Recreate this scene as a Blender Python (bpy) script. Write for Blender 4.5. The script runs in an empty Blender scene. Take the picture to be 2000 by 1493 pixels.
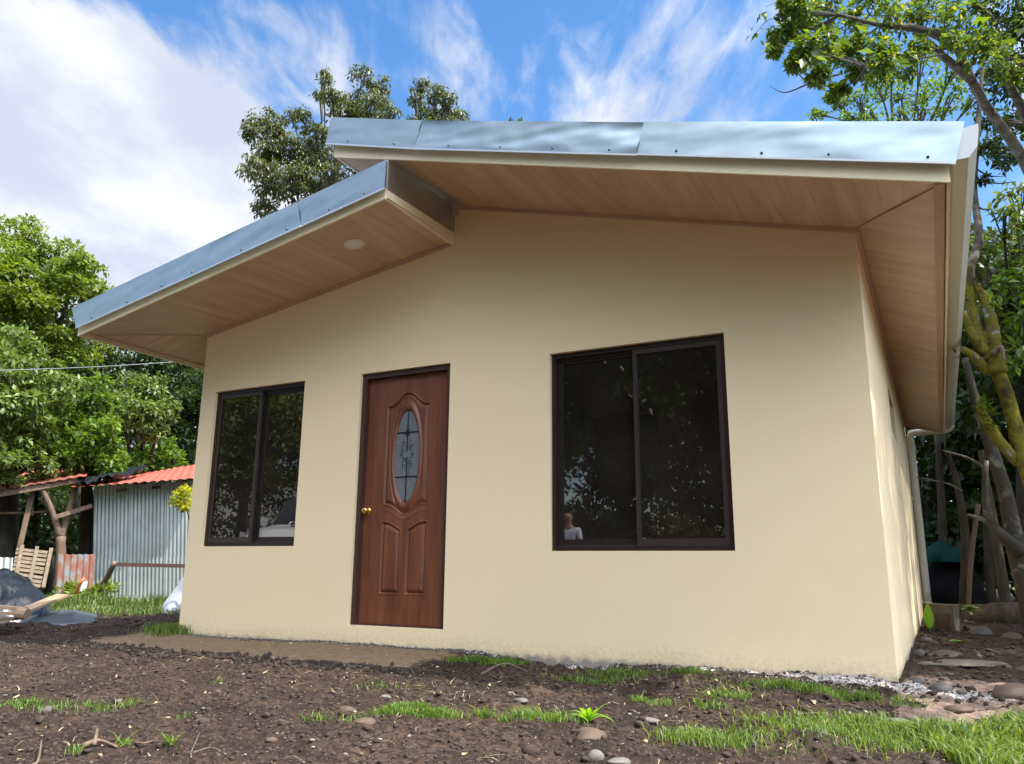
import bpy, math, random
import numpy as np
from mathutils import Vector, Matrix
random.seed(7); RNG = np.random.default_rng(7)
S = bpy.context.scene; COL = S.collection

# ------------------------------------------------------------------ camera
CAM = np.array([4.38, -5.428, 0.482]); YAW, PITCH, ROLL, FF = 0.486, 0.228, 0.009, 1.553
def cam_axes():
    f = np.array([-math.sin(YAW)*math.cos(PITCH), math.cos(YAW)*math.cos(PITCH), math.sin(PITCH)])
    r0 = np.array([math.cos(YAW), math.sin(YAW), 0.0]); u0 = np.cross(r0, f)
    return r0*math.cos(ROLL)+u0*math.sin(ROLL), -r0*math.sin(ROLL)+u0*math.cos(ROLL), f
CR, CU, CF = cam_axes()
cd = bpy.data.cameras.new('camera'); cam = bpy.data.objects.new('camera', cd); COL.objects.link(cam)
cd.sensor_width = 36; cd.lens = FF*1000*36/2000; cd.clip_start = .05; cd.clip_end = 2000
cam.matrix_world = Matrix(((CR[0], CU[0], -CF[0], CAM[0]), (CR[1], CU[1], -CF[1], CAM[1]), (CR[2], CU[2], -CF[2], CAM[2]), (0, 0, 0, 1)))
S.camera = cam
# ------------------------------------------------------------------ sun, sky, exposure
SUN_EL = 57.0
sx, sy = 0.9998, -0.016                         # horizontal direction towards the sun
_l = math.hypot(sx, sy); sx /= _l; sy /= _l
SUNV = Vector((sx*math.cos(math.radians(SUN_EL)), sy*math.cos(math.radians(SUN_EL)), math.sin(math.radians(SUN_EL))))
sd = bpy.data.lights.new('sun', 'SUN'); so = bpy.data.objects.new('sun', sd); COL.objects.link(so)
sd.energy = 2.3; sd.angle = math.radians(0.6); sd.color = (1, .95, .86)
so.rotation_euler = SUNV.to_track_quat('Z', 'Y').to_euler()
S.view_settings.view_transform = 'Standard'; S.view_settings.look = 'None'
S.view_settings.exposure = 1.86; S.view_settings.gamma = 1; S.view_settings.use_curve_mapping = False
W = bpy.data.worlds.new('World'); S.world = W; W.use_nodes = True
nt = W.node_tree; nt.nodes.clear()
def N(t, typ, **kw):
    n = t.nodes.new(typ)
    for k, v in kw.items(): setattr(n, k, v)
    return n
def mth(t, op, a, b=None, c=None, clamp=False):
    n = N(t, 'ShaderNodeMath', operation=op); n.use_clamp = clamp
    for i, v in enumerate((a, b, c)):
        if v is None: continue
        if isinstance(v, (int, float)): n.inputs[i].default_value = v
        else: t.links.new(v, n.inputs[i])
    return n.outputs[0]
sky = N(nt, 'ShaderNodeTexSky', sky_type='NISHITA'); sky.sun_disc = False
sky.sun_elevation = math.radians(SUN_EL); sky.sun_rotation = math.atan2(sx, sy)
sky.air_density = 1.0; sky.dust_density = .6; sky.ozone_density = 1.6
tc = N(nt, 'ShaderNodeTexCoord'); sep = N(nt, 'ShaderNodeSeparateXYZ'); nt.links.new(tc.outputs['Generated'], sep.inputs[0])
zc = mth(nt, 'ADD', mth(nt, 'MAXIMUM', sep.outputs[2], 0.0), .1)
kx = mth(nt, 'DIVIDE', sep.outputs[0], zc); ky = mth(nt, 'DIVIDE', sep.outputs[1], zc)
A = math.radians(29.6)
cs = mth(nt, 'ADD', mth(nt, 'MULTIPLY', kx, -math.sin(A)), mth(nt, 'MULTIPLY', ky, math.cos(A)))   # along the streaks
ct = mth(nt, 'ADD', mth(nt, 'MULTIPLY', kx, math.cos(A)), mth(nt, 'MULTIPLY', ky, math.sin(A)))    # across
def vec(s, t, ss, ts, off=0.0):
    c = N(nt, 'ShaderNodeCombineXYZ'); nt.links.new(mth(nt, 'MULTIPLY', s, ss), c.inputs[0]); nt.links.new(mth(nt, 'MULTIPLY', t, ts), c.inputs[1]); c.inputs[2].default_value = off
    return c.outputs[0]
def noise(v, scale, detail, rough, dist=0.0):
    n = N(nt, 'ShaderNodeTexNoise'); nt.links.new(v, n.inputs['Vector']); n.inputs['Scale'].default_value = scale
    n.inputs['Detail'].default_value = detail; n.inputs['Roughness'].default_value = rough; n.inputs['Distortion'].default_value = dist
    return n.outputs['Fac']
def sstep(v, lo, hi):
    n = N(nt, 'ShaderNodeMapRange', interpolation_type='SMOOTHSTEP'); nt.links.new(v, n.inputs[0])
    n.inputs[1].default_value = lo; n.inputs[2].default_value = hi
    return n.outputs[0]
streak = noise(vec(cs, ct, 1.0, 3.3, 1.3), 1.6, 7, .56, .9)
puff = noise(vec(cs, ct, 1.0, 1.6, 4.2), 2.0, 9, .58, .25)
fine = noise(vec(cs, ct, 1.4, 3.2, 7.7), 5.0, 6, .55, .6)
# a cloud bank towards the west, ragged cirrus elsewhere in view, thick added cloud behind the camera
def blob(s0, t0, ws, wt, k):
    a = mth(nt, 'POWER', mth(nt, 'DIVIDE', mth(nt, 'SUBTRACT', cs, s0), ws), 2.0)
    b = mth(nt, 'POWER', mth(nt, 'DIVIDE', mth(nt, 'SUBTRACT', ct, t0), wt), 2.0)
    return mth(nt, 'MULTIPLY', mth(nt, 'EXPONENT', mth(nt, 'MULTIPLY', mth(nt, 'ADD', a, b), -1.0)), k)
bank = mth(nt, 'MULTIPLY', mth(nt, 'MULTIPLY', sstep(mth(nt, 'SUBTRACT', cs, mth(nt, 'MULTIPLY', ct, .65)), 1.40, 1.72), sstep(ct, -.34, -.56)), .60)
blobs = [(1.42, .26, .17, .085, .26), (1.16, .34, .10, .045, .16), (1.7, .25, .2, .2, .12), (1.3, .12, .5, .05, -.12), (1.2, .62, .5, .13, -.14), (1.15, -.10, .4, .07, .12), (1.42, -.30, .22, .10, .20), (1.02, -.45, .10, .35, -.25), (1.45, .52, .16, .07, .20), (2.1, -.3, .6, .4, .25), (1.2, -2.2, 1.2, 1.2, .3), (-1.3, -.2, 1.6, 2.4, .5), (.5, 1.6, 1.0, 1.2, .35)]  # broad blob behind the camera is unseen cloud added to light the front wall
tot = bank
for b_ in blobs: tot = mth(nt, 'ADD', tot, blob(*b_))
dens = mth(nt, 'ADD', mth(nt, 'ADD', mth(nt, 'MULTIPLY', mth(nt, 'SUBTRACT', streak, .5), .85), mth(nt, 'MULTIPLY', mth(nt, 'SUBTRACT', puff, .5), .75)), mth(nt, 'MULTIPLY', mth(nt, 'SUBTRACT', fine, .5), .55))
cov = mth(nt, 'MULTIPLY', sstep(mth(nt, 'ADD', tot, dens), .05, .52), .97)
shade = sstep(noise(vec(cs, ct, 1.0, 1.4, 9.9), 2.6, 6, .5), .35, .68)
ccol = N(nt, 'ShaderNodeMix', data_type='RGBA'); nt.links.new(shade, ccol.inputs[0])
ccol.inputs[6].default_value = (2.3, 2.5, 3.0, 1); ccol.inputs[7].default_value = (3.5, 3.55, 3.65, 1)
hs = N(nt, 'ShaderNodeHueSaturation'); hs.inputs['Saturation'].default_value = 1.26; hs.inputs['Value'].default_value = .92
nt.links.new(sky.outputs[0], hs.inputs['Color'])
mx = N(nt, 'ShaderNodeMix', data_type='RGBA'); nt.links.new(cov, mx.inputs[0]); nt.links.new(hs.outputs[0], mx.inputs[6]); 
dt = N(nt, 'ShaderNodeVectorMath', operation='DOT_PRODUCT'); nt.links.new(tc.outputs['Generated'], dt.inputs[0]); dt.inputs[1].default_value = tuple(SUNV)
gl_ = mth(nt, 'ADD', 1.0, mth(nt, 'MULTIPLY', sstep(dt.outputs['Value'], .35, 1.0), 7.0))      # cloud boost towards the sun, added to brighten the shaded front wall
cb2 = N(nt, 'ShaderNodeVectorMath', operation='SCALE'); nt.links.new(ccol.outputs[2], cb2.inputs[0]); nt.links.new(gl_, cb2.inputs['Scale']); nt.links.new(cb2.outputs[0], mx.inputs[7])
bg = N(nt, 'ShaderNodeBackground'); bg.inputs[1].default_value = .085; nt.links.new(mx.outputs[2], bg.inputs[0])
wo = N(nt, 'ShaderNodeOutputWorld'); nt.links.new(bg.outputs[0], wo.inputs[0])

# ------------------------------------------------------------------ helpers
def ray(px, py):      # direction of a photograph pixel (2000 x 1493), used to survey positions
    return (px-1000)/(FF*1000)*CR-(py-746.5)/(FF*1000)*CU+CF
def at(px, py, D):
    v = ray(px, py); return CAM+v*D/math.hypot(v[0], v[1])
def hit(px, py, ax, val):
    v = ray(px, py); return CAM+v*(val-CAM[ax])/v[ax]
def _hash(ix, iy, s):
    h = (ix.astype(np.int64)*374761393+iy.astype(np.int64)*668265263+s*974711) & 0x7fffffff
    h = (h ^ (h >> 13))*1274126177 & 0x7fffffff
    return ((h ^ (h >> 16)) & 0xffff)/65535.0
def vnoise(x, y, s=0):
    ix = np.floor(x); iy = np.floor(y); fx = x-ix; fy = y-iy; fx = fx*fx*(3-2*fx); fy = fy*fy*(3-2*fy)
    a = _hash(ix, iy, s); b = _hash(ix+1, iy, s); c = _hash(ix, iy+1, s); d = _hash(ix+1, iy+1, s)
    return (a*(1-fx)+b*fx)*(1-fy)+(c*(1-fx)+d*fx)*fy
def fbm(x, y, o=4, s=0):
    t = 0; a = .5
    for i in range(o): t = t+a*(vnoise(x*2**i, y*2**i, s+i*17)-.5); a *= .5
    return t*2
def H0(x, y):          # smooth ground height
    x = np.asarray(x, float); y = np.asarray(y, float)
    z = -.17-.05*np.clip(-y, 0, 4.5)+.05*np.clip(-y-5, 0, 3.5)+.14*np.clip(-y-5, 0, 3.5)/(1+np.exp((x+4.2)*3))
    z = z+.012*np.sin(x*2.1+1)*np.exp(-(y/.8)**2)
    led = -.88+.12*np.sin(x*1.7)+.05*np.sin(x*4.3)     # low ridge where the dug soil meets the tan strip
    z = z+.022*(1/(1+np.exp(-(y-led)*22)))*(1/(1+np.exp((x-1.6)*4)))*(1/(1+np.exp((-x-2.6)*4)))
    side = 1/(1+np.exp(-(x-4.2)*9))
    z = z+side*(.05*fbm(x*1.3+7, y*.9, 3, 5)+.05*np.clip(y-4.5, 0, 3)/3)
    far = np.clip((np.hypot(x, y)-30)/60, 0, 1)
    return z+far*2.0
def HG(x, y):
    x = np.asarray(x, float); y = np.asarray(y, float)
    near = np.exp(-np.clip(np.hypot(x-2, y+1)-7, 0, 99)/4)
    z = H0(x, y)
    r = 1-np.abs(fbm(x*3.1, y*3.1, 3, 40))*2
    z = z+near*(.030*fbm(x*1.8, y*1.8, 3, 3)+.036*fbm(x*6, y*6, 3, 9)+.024*fbm(x*17, y*17, 3, 22)+.006*r)
    tan = tanmask(x, y)
    return z*(1-tan)+(H0(x, y)+.010*fbm(x*7, y*7, 3, 9))*tan
def tanmask(x, y):
    led = -.86+.12*np.sin(x*1.7)+.05*np.sin(x*4.3)
    return 1/(1+np.exp(-(y-led)*26))*(1/(1+np.exp((x-1.1)*7)))*(1/(1+np.exp((-x-2.3)*6)))*(1/(1+np.exp((y-.1)*20)))
def g(px, py):
    v = ray(px, py); lo, hi = .5, 80.0
    for t in np.arange(1, 60, .05):
        P = CAM+v*t
        if P[2] < float(H0(P[0], P[1])): hi = t; lo = t-.05; break
    for _ in range(10):
        m = (lo+hi)/2; P = CAM+v*m
        if P[2] < float(H0(P[0], P[1])): hi = m
        else: lo = m
    P = CAM+v*hi; return np.array([P[0], P[1], float(HG(P[0], P[1]))])

def loc_of(p): return np.zeros(3) if p is None else np.array(p['_o'])
def tag(o, label=None, cat=None, group=None, kind=None):
    if label: o['label'] = label
    if cat: o['category'] = cat
    if group: o['group'] = group
    if kind: o['kind'] = kind
    return o
OR = {}
def thing(name, label, cat, loc, group=None):
    o = bpy.data.objects.new(name, None); COL.objects.link(o); o.location = [float(v) for v in loc]; o.empty_display_size = .2
    OR[o.name] = np.array(loc, float); return tag(o, label, cat, group)
def mesh(name, V, F, mat, parent=None, smooth=False, kind=None, label=None):
    V = np.asarray(V, float)
    org = OR[parent.name] if parent else (V.mean(0)*[1, 1, 0]+[0, 0, V[:, 2].min()])
    m = bpy.data.meshes.new(name)
    if isinstance(F, np.ndarray):
        n, k = F.shape
        m.vertices.add(len(V)); m.vertices.foreach_set('co', (V-org).astype(np.float32).ravel())
        m.loops.add(n*k); m.loops.foreach_set('vertex_index', F.astype(np.int32).ravel())
        m.polygons.add(n); m.polygons.foreach_set('loop_start', np.arange(0, n*k, k, dtype=np.int32)); m.polygons.foreach_set('loop_total', np.full(n, k, np.int32))
        m.update(calc_edges=True)
    else:
        m.from_pydata([tuple(v) for v in (V-org)], [], [tuple(int(i) for i in f) for f in F]); m.update()
    if smooth: m.polygons.foreach_set('use_smooth', [True]*len(m.polygons))
    if isinstance(mat, (list, tuple)):
        for q in mat: m.materials.append(q)
    else: m.materials.append(mat)
    o = bpy.data.objects.new(name, m); COL.objects.link(o)
    if parent: o.parent = parent; OR[o.name] = org
    else: o.location = org; OR[o.name] = org
    # a child of a thing sits at the thing's origin; its vertices are relative to it
    if kind: o['kind'] = kind
    if label: o['label'] = label
    return o
class MB:
    def __init__(s): s.V = []; s.F = []
    def add(s, V, F):
        b = len(s.V); s.V += [tuple(map(float, v)) for v in V]; s.F += [tuple(i+b for i in f) for f in F]; return s
    def hexa(s, p):   # 8 points: bottom ring 0-3, top ring 4-7
        return s.add(p, [(3, 2, 1, 0), (4, 5, 6, 7), (0, 1, 5, 4), (1, 2, 6, 5), (2, 3, 7, 6), (3, 0, 4, 7)])
    def box(s, x0, x1, y0, y1, z0, z1):
        return s.hexa([(x0, y0, z0), (x1, y0, z0), (x1, y1, z0), (x0, y1, z0), (x0, y0, z1), (x1, y0, z1), (x1, y1, z1), (x0, y1, z1)])
    def beam(s, a, b, w, h, up=(0, 0, 1)):
        a = np.array(a, float); b = np.array(b, float); d = b-a; d /= np.linalg.norm(d)
        r = np.cross(d, up); r /= np.linalg.norm(r)+1e-9; u = np.cross(r, d)
        q = [(-1, -1), (1, -1), (1, 1), (-1, 1)]
        return s.hexa([a+r*w/2*i+u*h/2*j for i, j in q]+[b+r*w/2*i+u*h/2*j for i, j in q])
    def tube(s, pts, rad, n=8, cap=True, jit=0, seed=1):
        rg = random.Random(seed); pts = [np.array(p, float) for p in pts]
        if isinstance(rad, (int, float)): rad = [rad]*len(pts)
        b = len(s.V); pr = None
        for i, p in enumerate(pts):
            d = pts[min(i+1, len(pts)-1)]-pts[max(i-1, 0)]; d = d/(np.linalg.norm(d)+1e-9)
            if pr is None:
                r = np.cross(d, (0, 0, 1.0)) if abs(d[2]) < .95 else np.cross(d, (1.0, 0, 0))
            else: r = pr-d*(pr@d)
            r = r/(np.linalg.norm(r)+1e-9); pr = r; u = np.cross(d, r)
            for k in range(n):
                t = 2*math.pi*k/n; q = rad[i]*(1+jit*(rg.random()-.5)); s.V.append(tuple(p+(r*math.cos(t)+u*math.sin(t))*q))
        for i in range(len(pts)-1):
            for k in range(n):
                a = b+i*n+k; c = b+i*n+(k+1) % n; s.F.append((a, c, c+n, a+n))
        if cap: s.F.append(tuple(b+k for k in range(n))[::-1]); s.F.append(tuple(b+(len(pts)-1)*n+k for k in range(n)))
        return s
    def build(s, name, mat, parent=None, **kw): return mesh(name, s.V, s.F, mat, parent, **kw)
def smoothpath(P, k=6):
    P = [np.array(p, float) for p in P]
    if len(P) < 3: return P
    Q = [2*P[0]-P[1]]+P+[2*P[-1]-P[-2]]; out = []
    for i in range(1, len(Q)-2):
        for j in range(k):
            t = j/k; a, b, c, d = Q[i-1], Q[i], Q[i+1], Q[i+2]
            out.append(.5*(2*b+(c-a)*t+(2*a-5*b+4*c-d)*t*t+(3*b-a-3*c+d)*t**3))
    out.append(P[-1]); return out
def interp(vals, k=6):
    o = []
    for i in range(len(vals)-1):
        for j in range(k): o.append(vals[i]+(vals[i+1]-vals[i])*j/k)
    return o+[vals[-1]]

# ------------------------------------------------------------------ materials
def mat(name, col, rough=.6, metal=0.0, var=0.0, vscale=8.0, bump=0.0, bscale=40.0, stretch=(1, 1, 1), spec=.5, sheen=0, col2=None, detail=6, vlo=.35, vhi=.65):
    m = bpy.data.materials.new(name); m.use_nodes = True; t = m.node_tree; p = t.nodes['Principled BSDF']
    p.inputs['Roughness'].default_value = rough; p.inputs['Metallic'].default_value = metal; p.inputs['Specular IOR Level'].default_value = spec
    p.inputs['Base Color'].default_value = (*col, 1)
    tcn = N(t, 'ShaderNodeTexCoord'); mp = N(t, 'ShaderNodeMapping'); t.links.new(tcn.outputs['Object'], mp.inputs[0]); mp.inputs['Scale'].default_value = stretch
    if var or col2:
        n = N(t, 'ShaderNodeTexNoise'); t.links.new(mp.outputs[0], n.inputs['Vector']); n.inputs['Scale'].default_value = vscale; n.inputs['Detail'].default_value = detail; n.inputs['Roughness'].default_value = .6
        mr = N(t, 'ShaderNodeMapRange'); t.links.new(n.outputs[0], mr.inputs[0]); mr.inputs[1].default_value = vlo; mr.inputs[2].default_value = vhi
        x = N(t, 'ShaderNodeMix', data_type='RGBA'); t.links.new(mr.outputs[0], x.inputs[0])
        c2 = col2 or tuple(min(1, c*(1+var)) for c in col); c1 = col if col2 else tuple(c*(1-var) for c in col)
        x.inputs[6].default_value = (*c1, 1); x.inputs[7].default_value = (*c2, 1); t.links.new(x.outputs[2], p.inputs['Base Color'])
    if bump:
        n2 = N(t, 'ShaderNodeTexNoise'); t.links.new(mp.outputs[0], n2.inputs['Vector']); n2.inputs['Scale'].default_value = bscale; n2.inputs['Detail'].default_value = 5
        b = N(t, 'ShaderNodeBump'); b.inputs['Strength'].default_value = 1; b.inputs['Distance'].default_value = bump; t.links.new(n2.outputs[0], b.inputs['Height']); t.links.new(b.outputs[0], p.inputs['Normal'])
    return m
def leafmat(name, c1, c2, trans=.35, rough=.42, yellow=None, gloss=.32):
    m = bpy.data.materials.new(name); m.use_nodes = True; t = m.node_tree; p = t.nodes['Principled BSDF']
    gi = N(t, 'ShaderNodeNewGeometry'); r = N(t, 'ShaderNodeValToRGB'); t.links.new(gi.outputs['Random Per Island'], r.inputs[0])
    e = r.color_ramp.elements; e[0].color = (*c1, 1); e[1].color = (*c2, 1); e[1].position = .92 if yellow else 1
    if yellow: q = e.new(1.0); q.color = (*yellow, 1)
    t.links.new(r.outputs[0], p.inputs['Base Color']); p.inputs['Roughness'].default_value = rough; p.inputs['Specular IOR Level'].default_value = gloss
    tr = N(t, 'ShaderNodeBsdfTranslucent'); h = N(t, 'ShaderNodeMix', data_type='RGBA', blend_type='MULTIPLY'); h.inputs[0].default_value = 1
    t.links.new(r.outputs[0], h.inputs[6]); h.inputs[7].default_value = (1.9, 1.8, .6, 1); t.links.new(h.outputs[2], tr.inputs[0])
    ms = N(t, 'ShaderNodeMixShader'); ms.inputs[0].default_value = trans; t.links.new(p.outputs[0], ms.inputs[1]); t.links.new(tr.outputs[0], ms.inputs[2])
    t.links.new(ms.outputs[0], t.nodes['Material Output'].inputs[0]); return m

def wall_mat():
    m = mat('cream_plaster_paint', (.80, .65, .43), rough=.75, bump=.0003, bscale=60, spec=.3)
    t = m.node_tree; p = t.nodes['Principled BSDF']
    g_ = N(t, 'ShaderNodeNewGeometry'); s_ = N(t, 'ShaderNodeSeparateXYZ'); t.links.new(g_.outputs['Position'], s_.inputs[0])
    n1 = N(t, 'ShaderNodeTexNoise'); t.links.new(g_.outputs['Position'], n1.inputs['Vector']); n1.inputs['Scale'].default_value = 1.3; n1.inputs['Detail'].default_value = 8; n1.inputs['Roughness'].default_value = .6
    x = N(t, 'ShaderNodeMix', data_type='RGBA'); t.links.new(n1.outputs[0], x.inputs[0]); x.inputs[6].default_value = (.875, .69, .43, 1); x.inputs[7].default_value = (.91, .74, .48, 1)
    # splashed dirt and unpainted plaster at the very foot of the wall
    n2 = N(t, 'ShaderNodeTexNoise'); t.links.new(g_.outputs['Position'], n2.inputs['Vector']); n2.inputs['Scale'].default_value = 14; n2.inputs['Detail'].default_value = 8; n2.inputs['Roughness'].default_value = .7
    hgt = mth(t, 'ADD', s_.outputs[2], mth(t, 'MULTIPLY', n2.outputs[0], -.16)); mr = N(t, 'ShaderNodeMapRange'); t.links.new(hgt, mr.inputs[0])
    mr.inputs[1].default_value = -.205; mr.inputs[2].default_value = -.25
    y = N(t, 'ShaderNodeMix', data_type='RGBA'); t.links.new(mr.outputs[0], y.inputs[0]); t.links.new(x.outputs[2], y.inputs[6]); y.inputs[7].default_value = (.30, .265, .23, 1)
    t.links.new(y.outputs[2], p.inputs['Base Color'])
    # trowel waves under the fine grain of the paint
    n3 = N(t, 'ShaderNodeTexNoise'); t.links.new(g_.outputs['Position'], n3.inputs['Vector']); n3.inputs['Scale'].default_value = 3.2; n3.inputs['Detail'].default_value = 4
    b3 = N(t, 'ShaderNodeBump'); b3.inputs['Distance'].default_value = .005; b3.inputs['Strength'].default_value = .6; t.links.new(n3.outputs[0], b3.inputs['Height'])
    ob = [q for q in t.nodes if q.type == 'BUMP' and q != b3][0]; t.links.new(b3.outputs[0], ob.inputs['Normal'])
    # soil splashed on the lowest hand of the wall
    n4 = N(t, 'ShaderNodeTexNoise'); t.links.new(g_.outputs['Position'], n4.inputs['Vector']); n4.inputs['Scale'].default_value = 34; n4.inputs['Detail'].default_value = 7; n4.inputs['Roughness'].default_value = .75
    m4 = N(t, 'ShaderNodeMapRange'); t.links.new(mth(t, 'ADD', mth(t, 'ADD', s_.outputs[2], mth(t, 'MULTIPLY', n4.outputs[0], -.5)), mth(t, 'MULTIPLY', n1.outputs[0], -.25)), m4.inputs[0]); m4.inputs[1].default_value = -.42; m4.inputs[2].default_value = -.60; m4.inputs[4].default_value = .4
    z4 = N(t, 'ShaderNodeMix', data_type='RGBA'); t.links.new(m4.outputs[0], z4.inputs[0]); t.links.new(y.outputs[2], z4.inputs[6]); z4.inputs[7].default_value = (.30, .22, .15, 1); t.links.new(z4.outputs[2], p.inputs['Base Color'])
    return m
M_wall = wall_mat()
M_cream = mat('cream_trim_paint', (.88, .76, .52), rough=.45, var=.03, vscale=3)
M_galv = mat('galvanised_flashing', (.40, .49, .53), rough=.38, metal=.92, var=.05, vscale=5, detail=4)
M_galv2 = mat('folded_edge_metal', (.75, .78, .80), rough=.3, metal=.9)
M_brownmetal = mat('end_flashing_metal', (.50, .47, .45), rough=.38, metal=.85, var=.08, vscale=3)
M_roof = mat('roof_sheet_metal', (.5, .54, .56), rough=.4, metal=.8)
def plank_mat():
    m = mat('wood_grain_pvc', (.5, .3, .18), rough=.38, spec=.5)
    t = m.node_tree; p = t.nodes['Principled BSDF']; tcn = N(t, 'ShaderNodeTexCoord'); oi = N(t, 'ShaderNodeObjectInfo')
    mp = N(t, 'ShaderNodeMapping'); t.links.new(tcn.outputs['UV'], mp.inputs[0]); mp.inputs['Scale'].default_value = (.8, 6.5, 1)
    cb = N(t, 'ShaderNodeCombineXYZ'); t.links.new(mth(t, 'MULTIPLY', oi.outputs['Random'], 37.0), cb.inputs[0]); t.links.new(mth(t, 'MULTIPLY', oi.outputs['Random'], 91.0), cb.inputs[1])
    t.links.new(cb.outputs[0], mp.inputs['Location'])
    n = N(t, 'ShaderNodeTexNoise'); t.links.new(mp.outputs[0], n.inputs['Vector']); n.inputs['Scale'].default_value = 1.5; n.inputs['Detail'].default_value = 6; n.inputs['Distortion'].default_value = .6
    r = N(t, 'ShaderNodeValToRGB'); t.links.new(n.outputs[0], r.inputs[0]); e = r.color_ramp.elements
    e[0].position = .3; e[0].color = (.53, .355, .235, 1); e[1].position = .7; e[1].color = (.72, .51, .36, 1)
    w_ = N(t, 'ShaderNodeMix', data_type='RGBA', blend_type='MULTIPLY'); w_.inputs[0].default_value = 1; t.links.new(r.outputs[0], w_.inputs[6])
    k_ = mth(t, 'ADD', .95, mth(t, 'MULTIPLY', oi.outputs['Random'], .10)); cc_ = N(t, 'ShaderNodeCombineColor'); [t.links.new(k_, cc_.inputs[q]) for q in range(3)]; t.links.new(cc_.outputs[0], w_.inputs[7])
    t.links.new(w_.outputs[2], p.inputs['Base Color']); return m
M_plank = plank_mat()
M_trim = mat('soffit_trim_pvc', (.56, .38, .27), rough=.4, var=.08, vscale=4)
M_alu = mat('bronze_aluminium', (.030, .020, .018), rough=.38, metal=.3, spec=.5)
M_alu2 = mat('bronze_rail_face', (.055, .038, .032), rough=.4, metal=.3)
M_seal = mat('black_gasket', (.008, .008, .008), rough=.6)
M_pipe = mat('cream_pvc_pipe', (.70, .66, .56), rough=.35, var=.04, vscale=5)
M_gut = mat('cream_pvc_gutter', (.66, .62, .50), rough=.3)
M_cap = mat('gutter_end_cap', (.72, .76, .76), rough=.3)
def wood_mat(name, c1, c2, rough=.5, st=(6, 6, .5), sc=3.0, bump=.0006):
    m = mat(name, c1, rough=rough, col2=c2, vscale=sc, stretch=st, bump=bump, bscale=14, detail=8, vlo=.3, vhi=.7); return m
M_door = wood_mat('mahogany_door', (.100, .029, .013), (.23, .076, .034), rough=.42, st=(5, 5, .6), sc=2.4, bump=.0003)
M_jamb = wood_mat('dark_door_jamb', (.040, .018, .016), (.065, .028, .022), rough=.5)
M_brass = mat('polished_brass', (.85, .58, .18), rough=.16, metal=1)
M_came = mat('black_came', (.01, .012, .02), rough=.35, metal=.4)
M_frost = mat('frosted_glass', (.15, .16, .175), rough=.32, var=.12, vscale=30, bump=.0004, bscale=220, spec=.7)
def glass_mat(name='tinted_glass', tint=(.60, .49, .41), ior=2.1):
    m = bpy.data.materials.new(name); m.use_nodes = True; t = m.node_tree; t.nodes.remove(t.nodes['Principled BSDF'])
    gl = N(t, 'ShaderNodeBsdfGlossy'); gl.inputs['Roughness'].default_value = .0; gl.inputs['Color'].default_value = (.86, .80, .74, 1)
    tr = N(t, 'ShaderNodeBsdfTransparent'); tr.inputs[0].default_value = (*tint, 1)
    fr = N(t, 'ShaderNodeFresnel'); fr.inputs[0].default_value = ior
    ms = N(t, 'ShaderNodeMixShader'); t.links.new(fr.outputs[0], ms.inputs[0]); t.links.new(tr.outputs[0], ms.inputs[1]); t.links.new(gl.outputs[0], ms.inputs[2])
    df = N(t, 'ShaderNodeBsdfDiffuse'); df.inputs[0].default_value = (.42, .34, .26, 1)      # dust-coloured haze mixed in to lift the black of the panes
    tcn = N(t, 'ShaderNodeTexCoord'); n = N(t, 'ShaderNodeTexNoise'); t.links.new(tcn.outputs['Object'], n.inputs[0]); n.inputs['Scale'].default_value = 2.5; n.inputs['Detail'].default_value = 7
    m2 = N(t, 'ShaderNodeMixShader'); t.links.new(mth(t, 'MULTIPLY', n.outputs[0], .075), m2.inputs[0]); t.links.new(ms.outputs[0], m2.inputs[1]); t.links.new(df.outputs[0], m2.inputs[2])
    t.links.new(m2.outputs[0], t.nodes['Material Output'].inputs[0]); return m
M_glass = glass_mat()
M_inner = mat('interior_plaster', (.66, .54, .40), rough=.8)
M_lamp = mat('white_lamp_disc', (.92, .90, .86), rough=.5)
M_lamp2 = mat('white_lamp_ring', (.86, .80, .72), rough=.4)
M_screw = mat('dark_screw', (.03, .035, .04), rough=.5, metal=.3)
def corr_mat():
    m = mat('galvanised_corrugated', (.36, .41, .40), rough=.45, metal=.5, var=.16, vscale=1.6)
    return m
M_corr = corr_mat()
M_red = mat('red_painted_roof', (.33, .072, .042), rough=.7, var=.12, vscale=2)
def rust_mat():
    m = mat('rusted_sheet', (.5, .53, .53), rough=.7, metal=.0)
    t = m.node_tree; p = t.nodes['Principled BSDF']; tcn = N(t, 'ShaderNodeTexCoord'); mp = N(t, 'ShaderNodeMapping'); t.links.new(tcn.outputs['Object'], mp.inputs[0]); mp.inputs['Scale'].default_value = (3.2, 3.2, 1.1)
    n = N(t, 'ShaderNodeTexNoise'); t.links.new(mp.outputs[0], n.inputs[0]); n.inputs['Scale'].default_value = 1.6; n.inputs['Detail'].default_value = 7; n.inputs['Roughness'].default_value = .65
    r = N(t, 'ShaderNodeValToRGB'); t.links.new(n.outputs[0], r.inputs[0]); e = r.color_ramp.elements; e[0].position = .44; e[0].color = (.11, .118, .115, 1); e[1].position = .52; e[1].color = (.14, .045, .022, 1); q = e.new(.7); q.color = (.09, .03, .022, 1)
    t.links.new(r.outputs[0], p.inputs['Base Color']); return m
M_rust = rust_mat()
M_post = wood_mat('weathered_post_wood', (.085, .054, .034), (.20, .135, .09), rough=.8, st=(5, 5, 1), bump=.004)
M_pale = wood_mat('pale_pallet_wood', (.085, .062, .036), (.165, .122, .075), rough=.75, st=(5, 5, 2))
M_board = wood_mat('fresh_sawn_board', (.26, .17, .10), (.38, .26, .165), rough=.7, st=(3, 3, 3))
M_beam = wood_mat('rusty_brown_beam', (.05, .025, .022), (.10, .045, .035), rough=.7)
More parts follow.
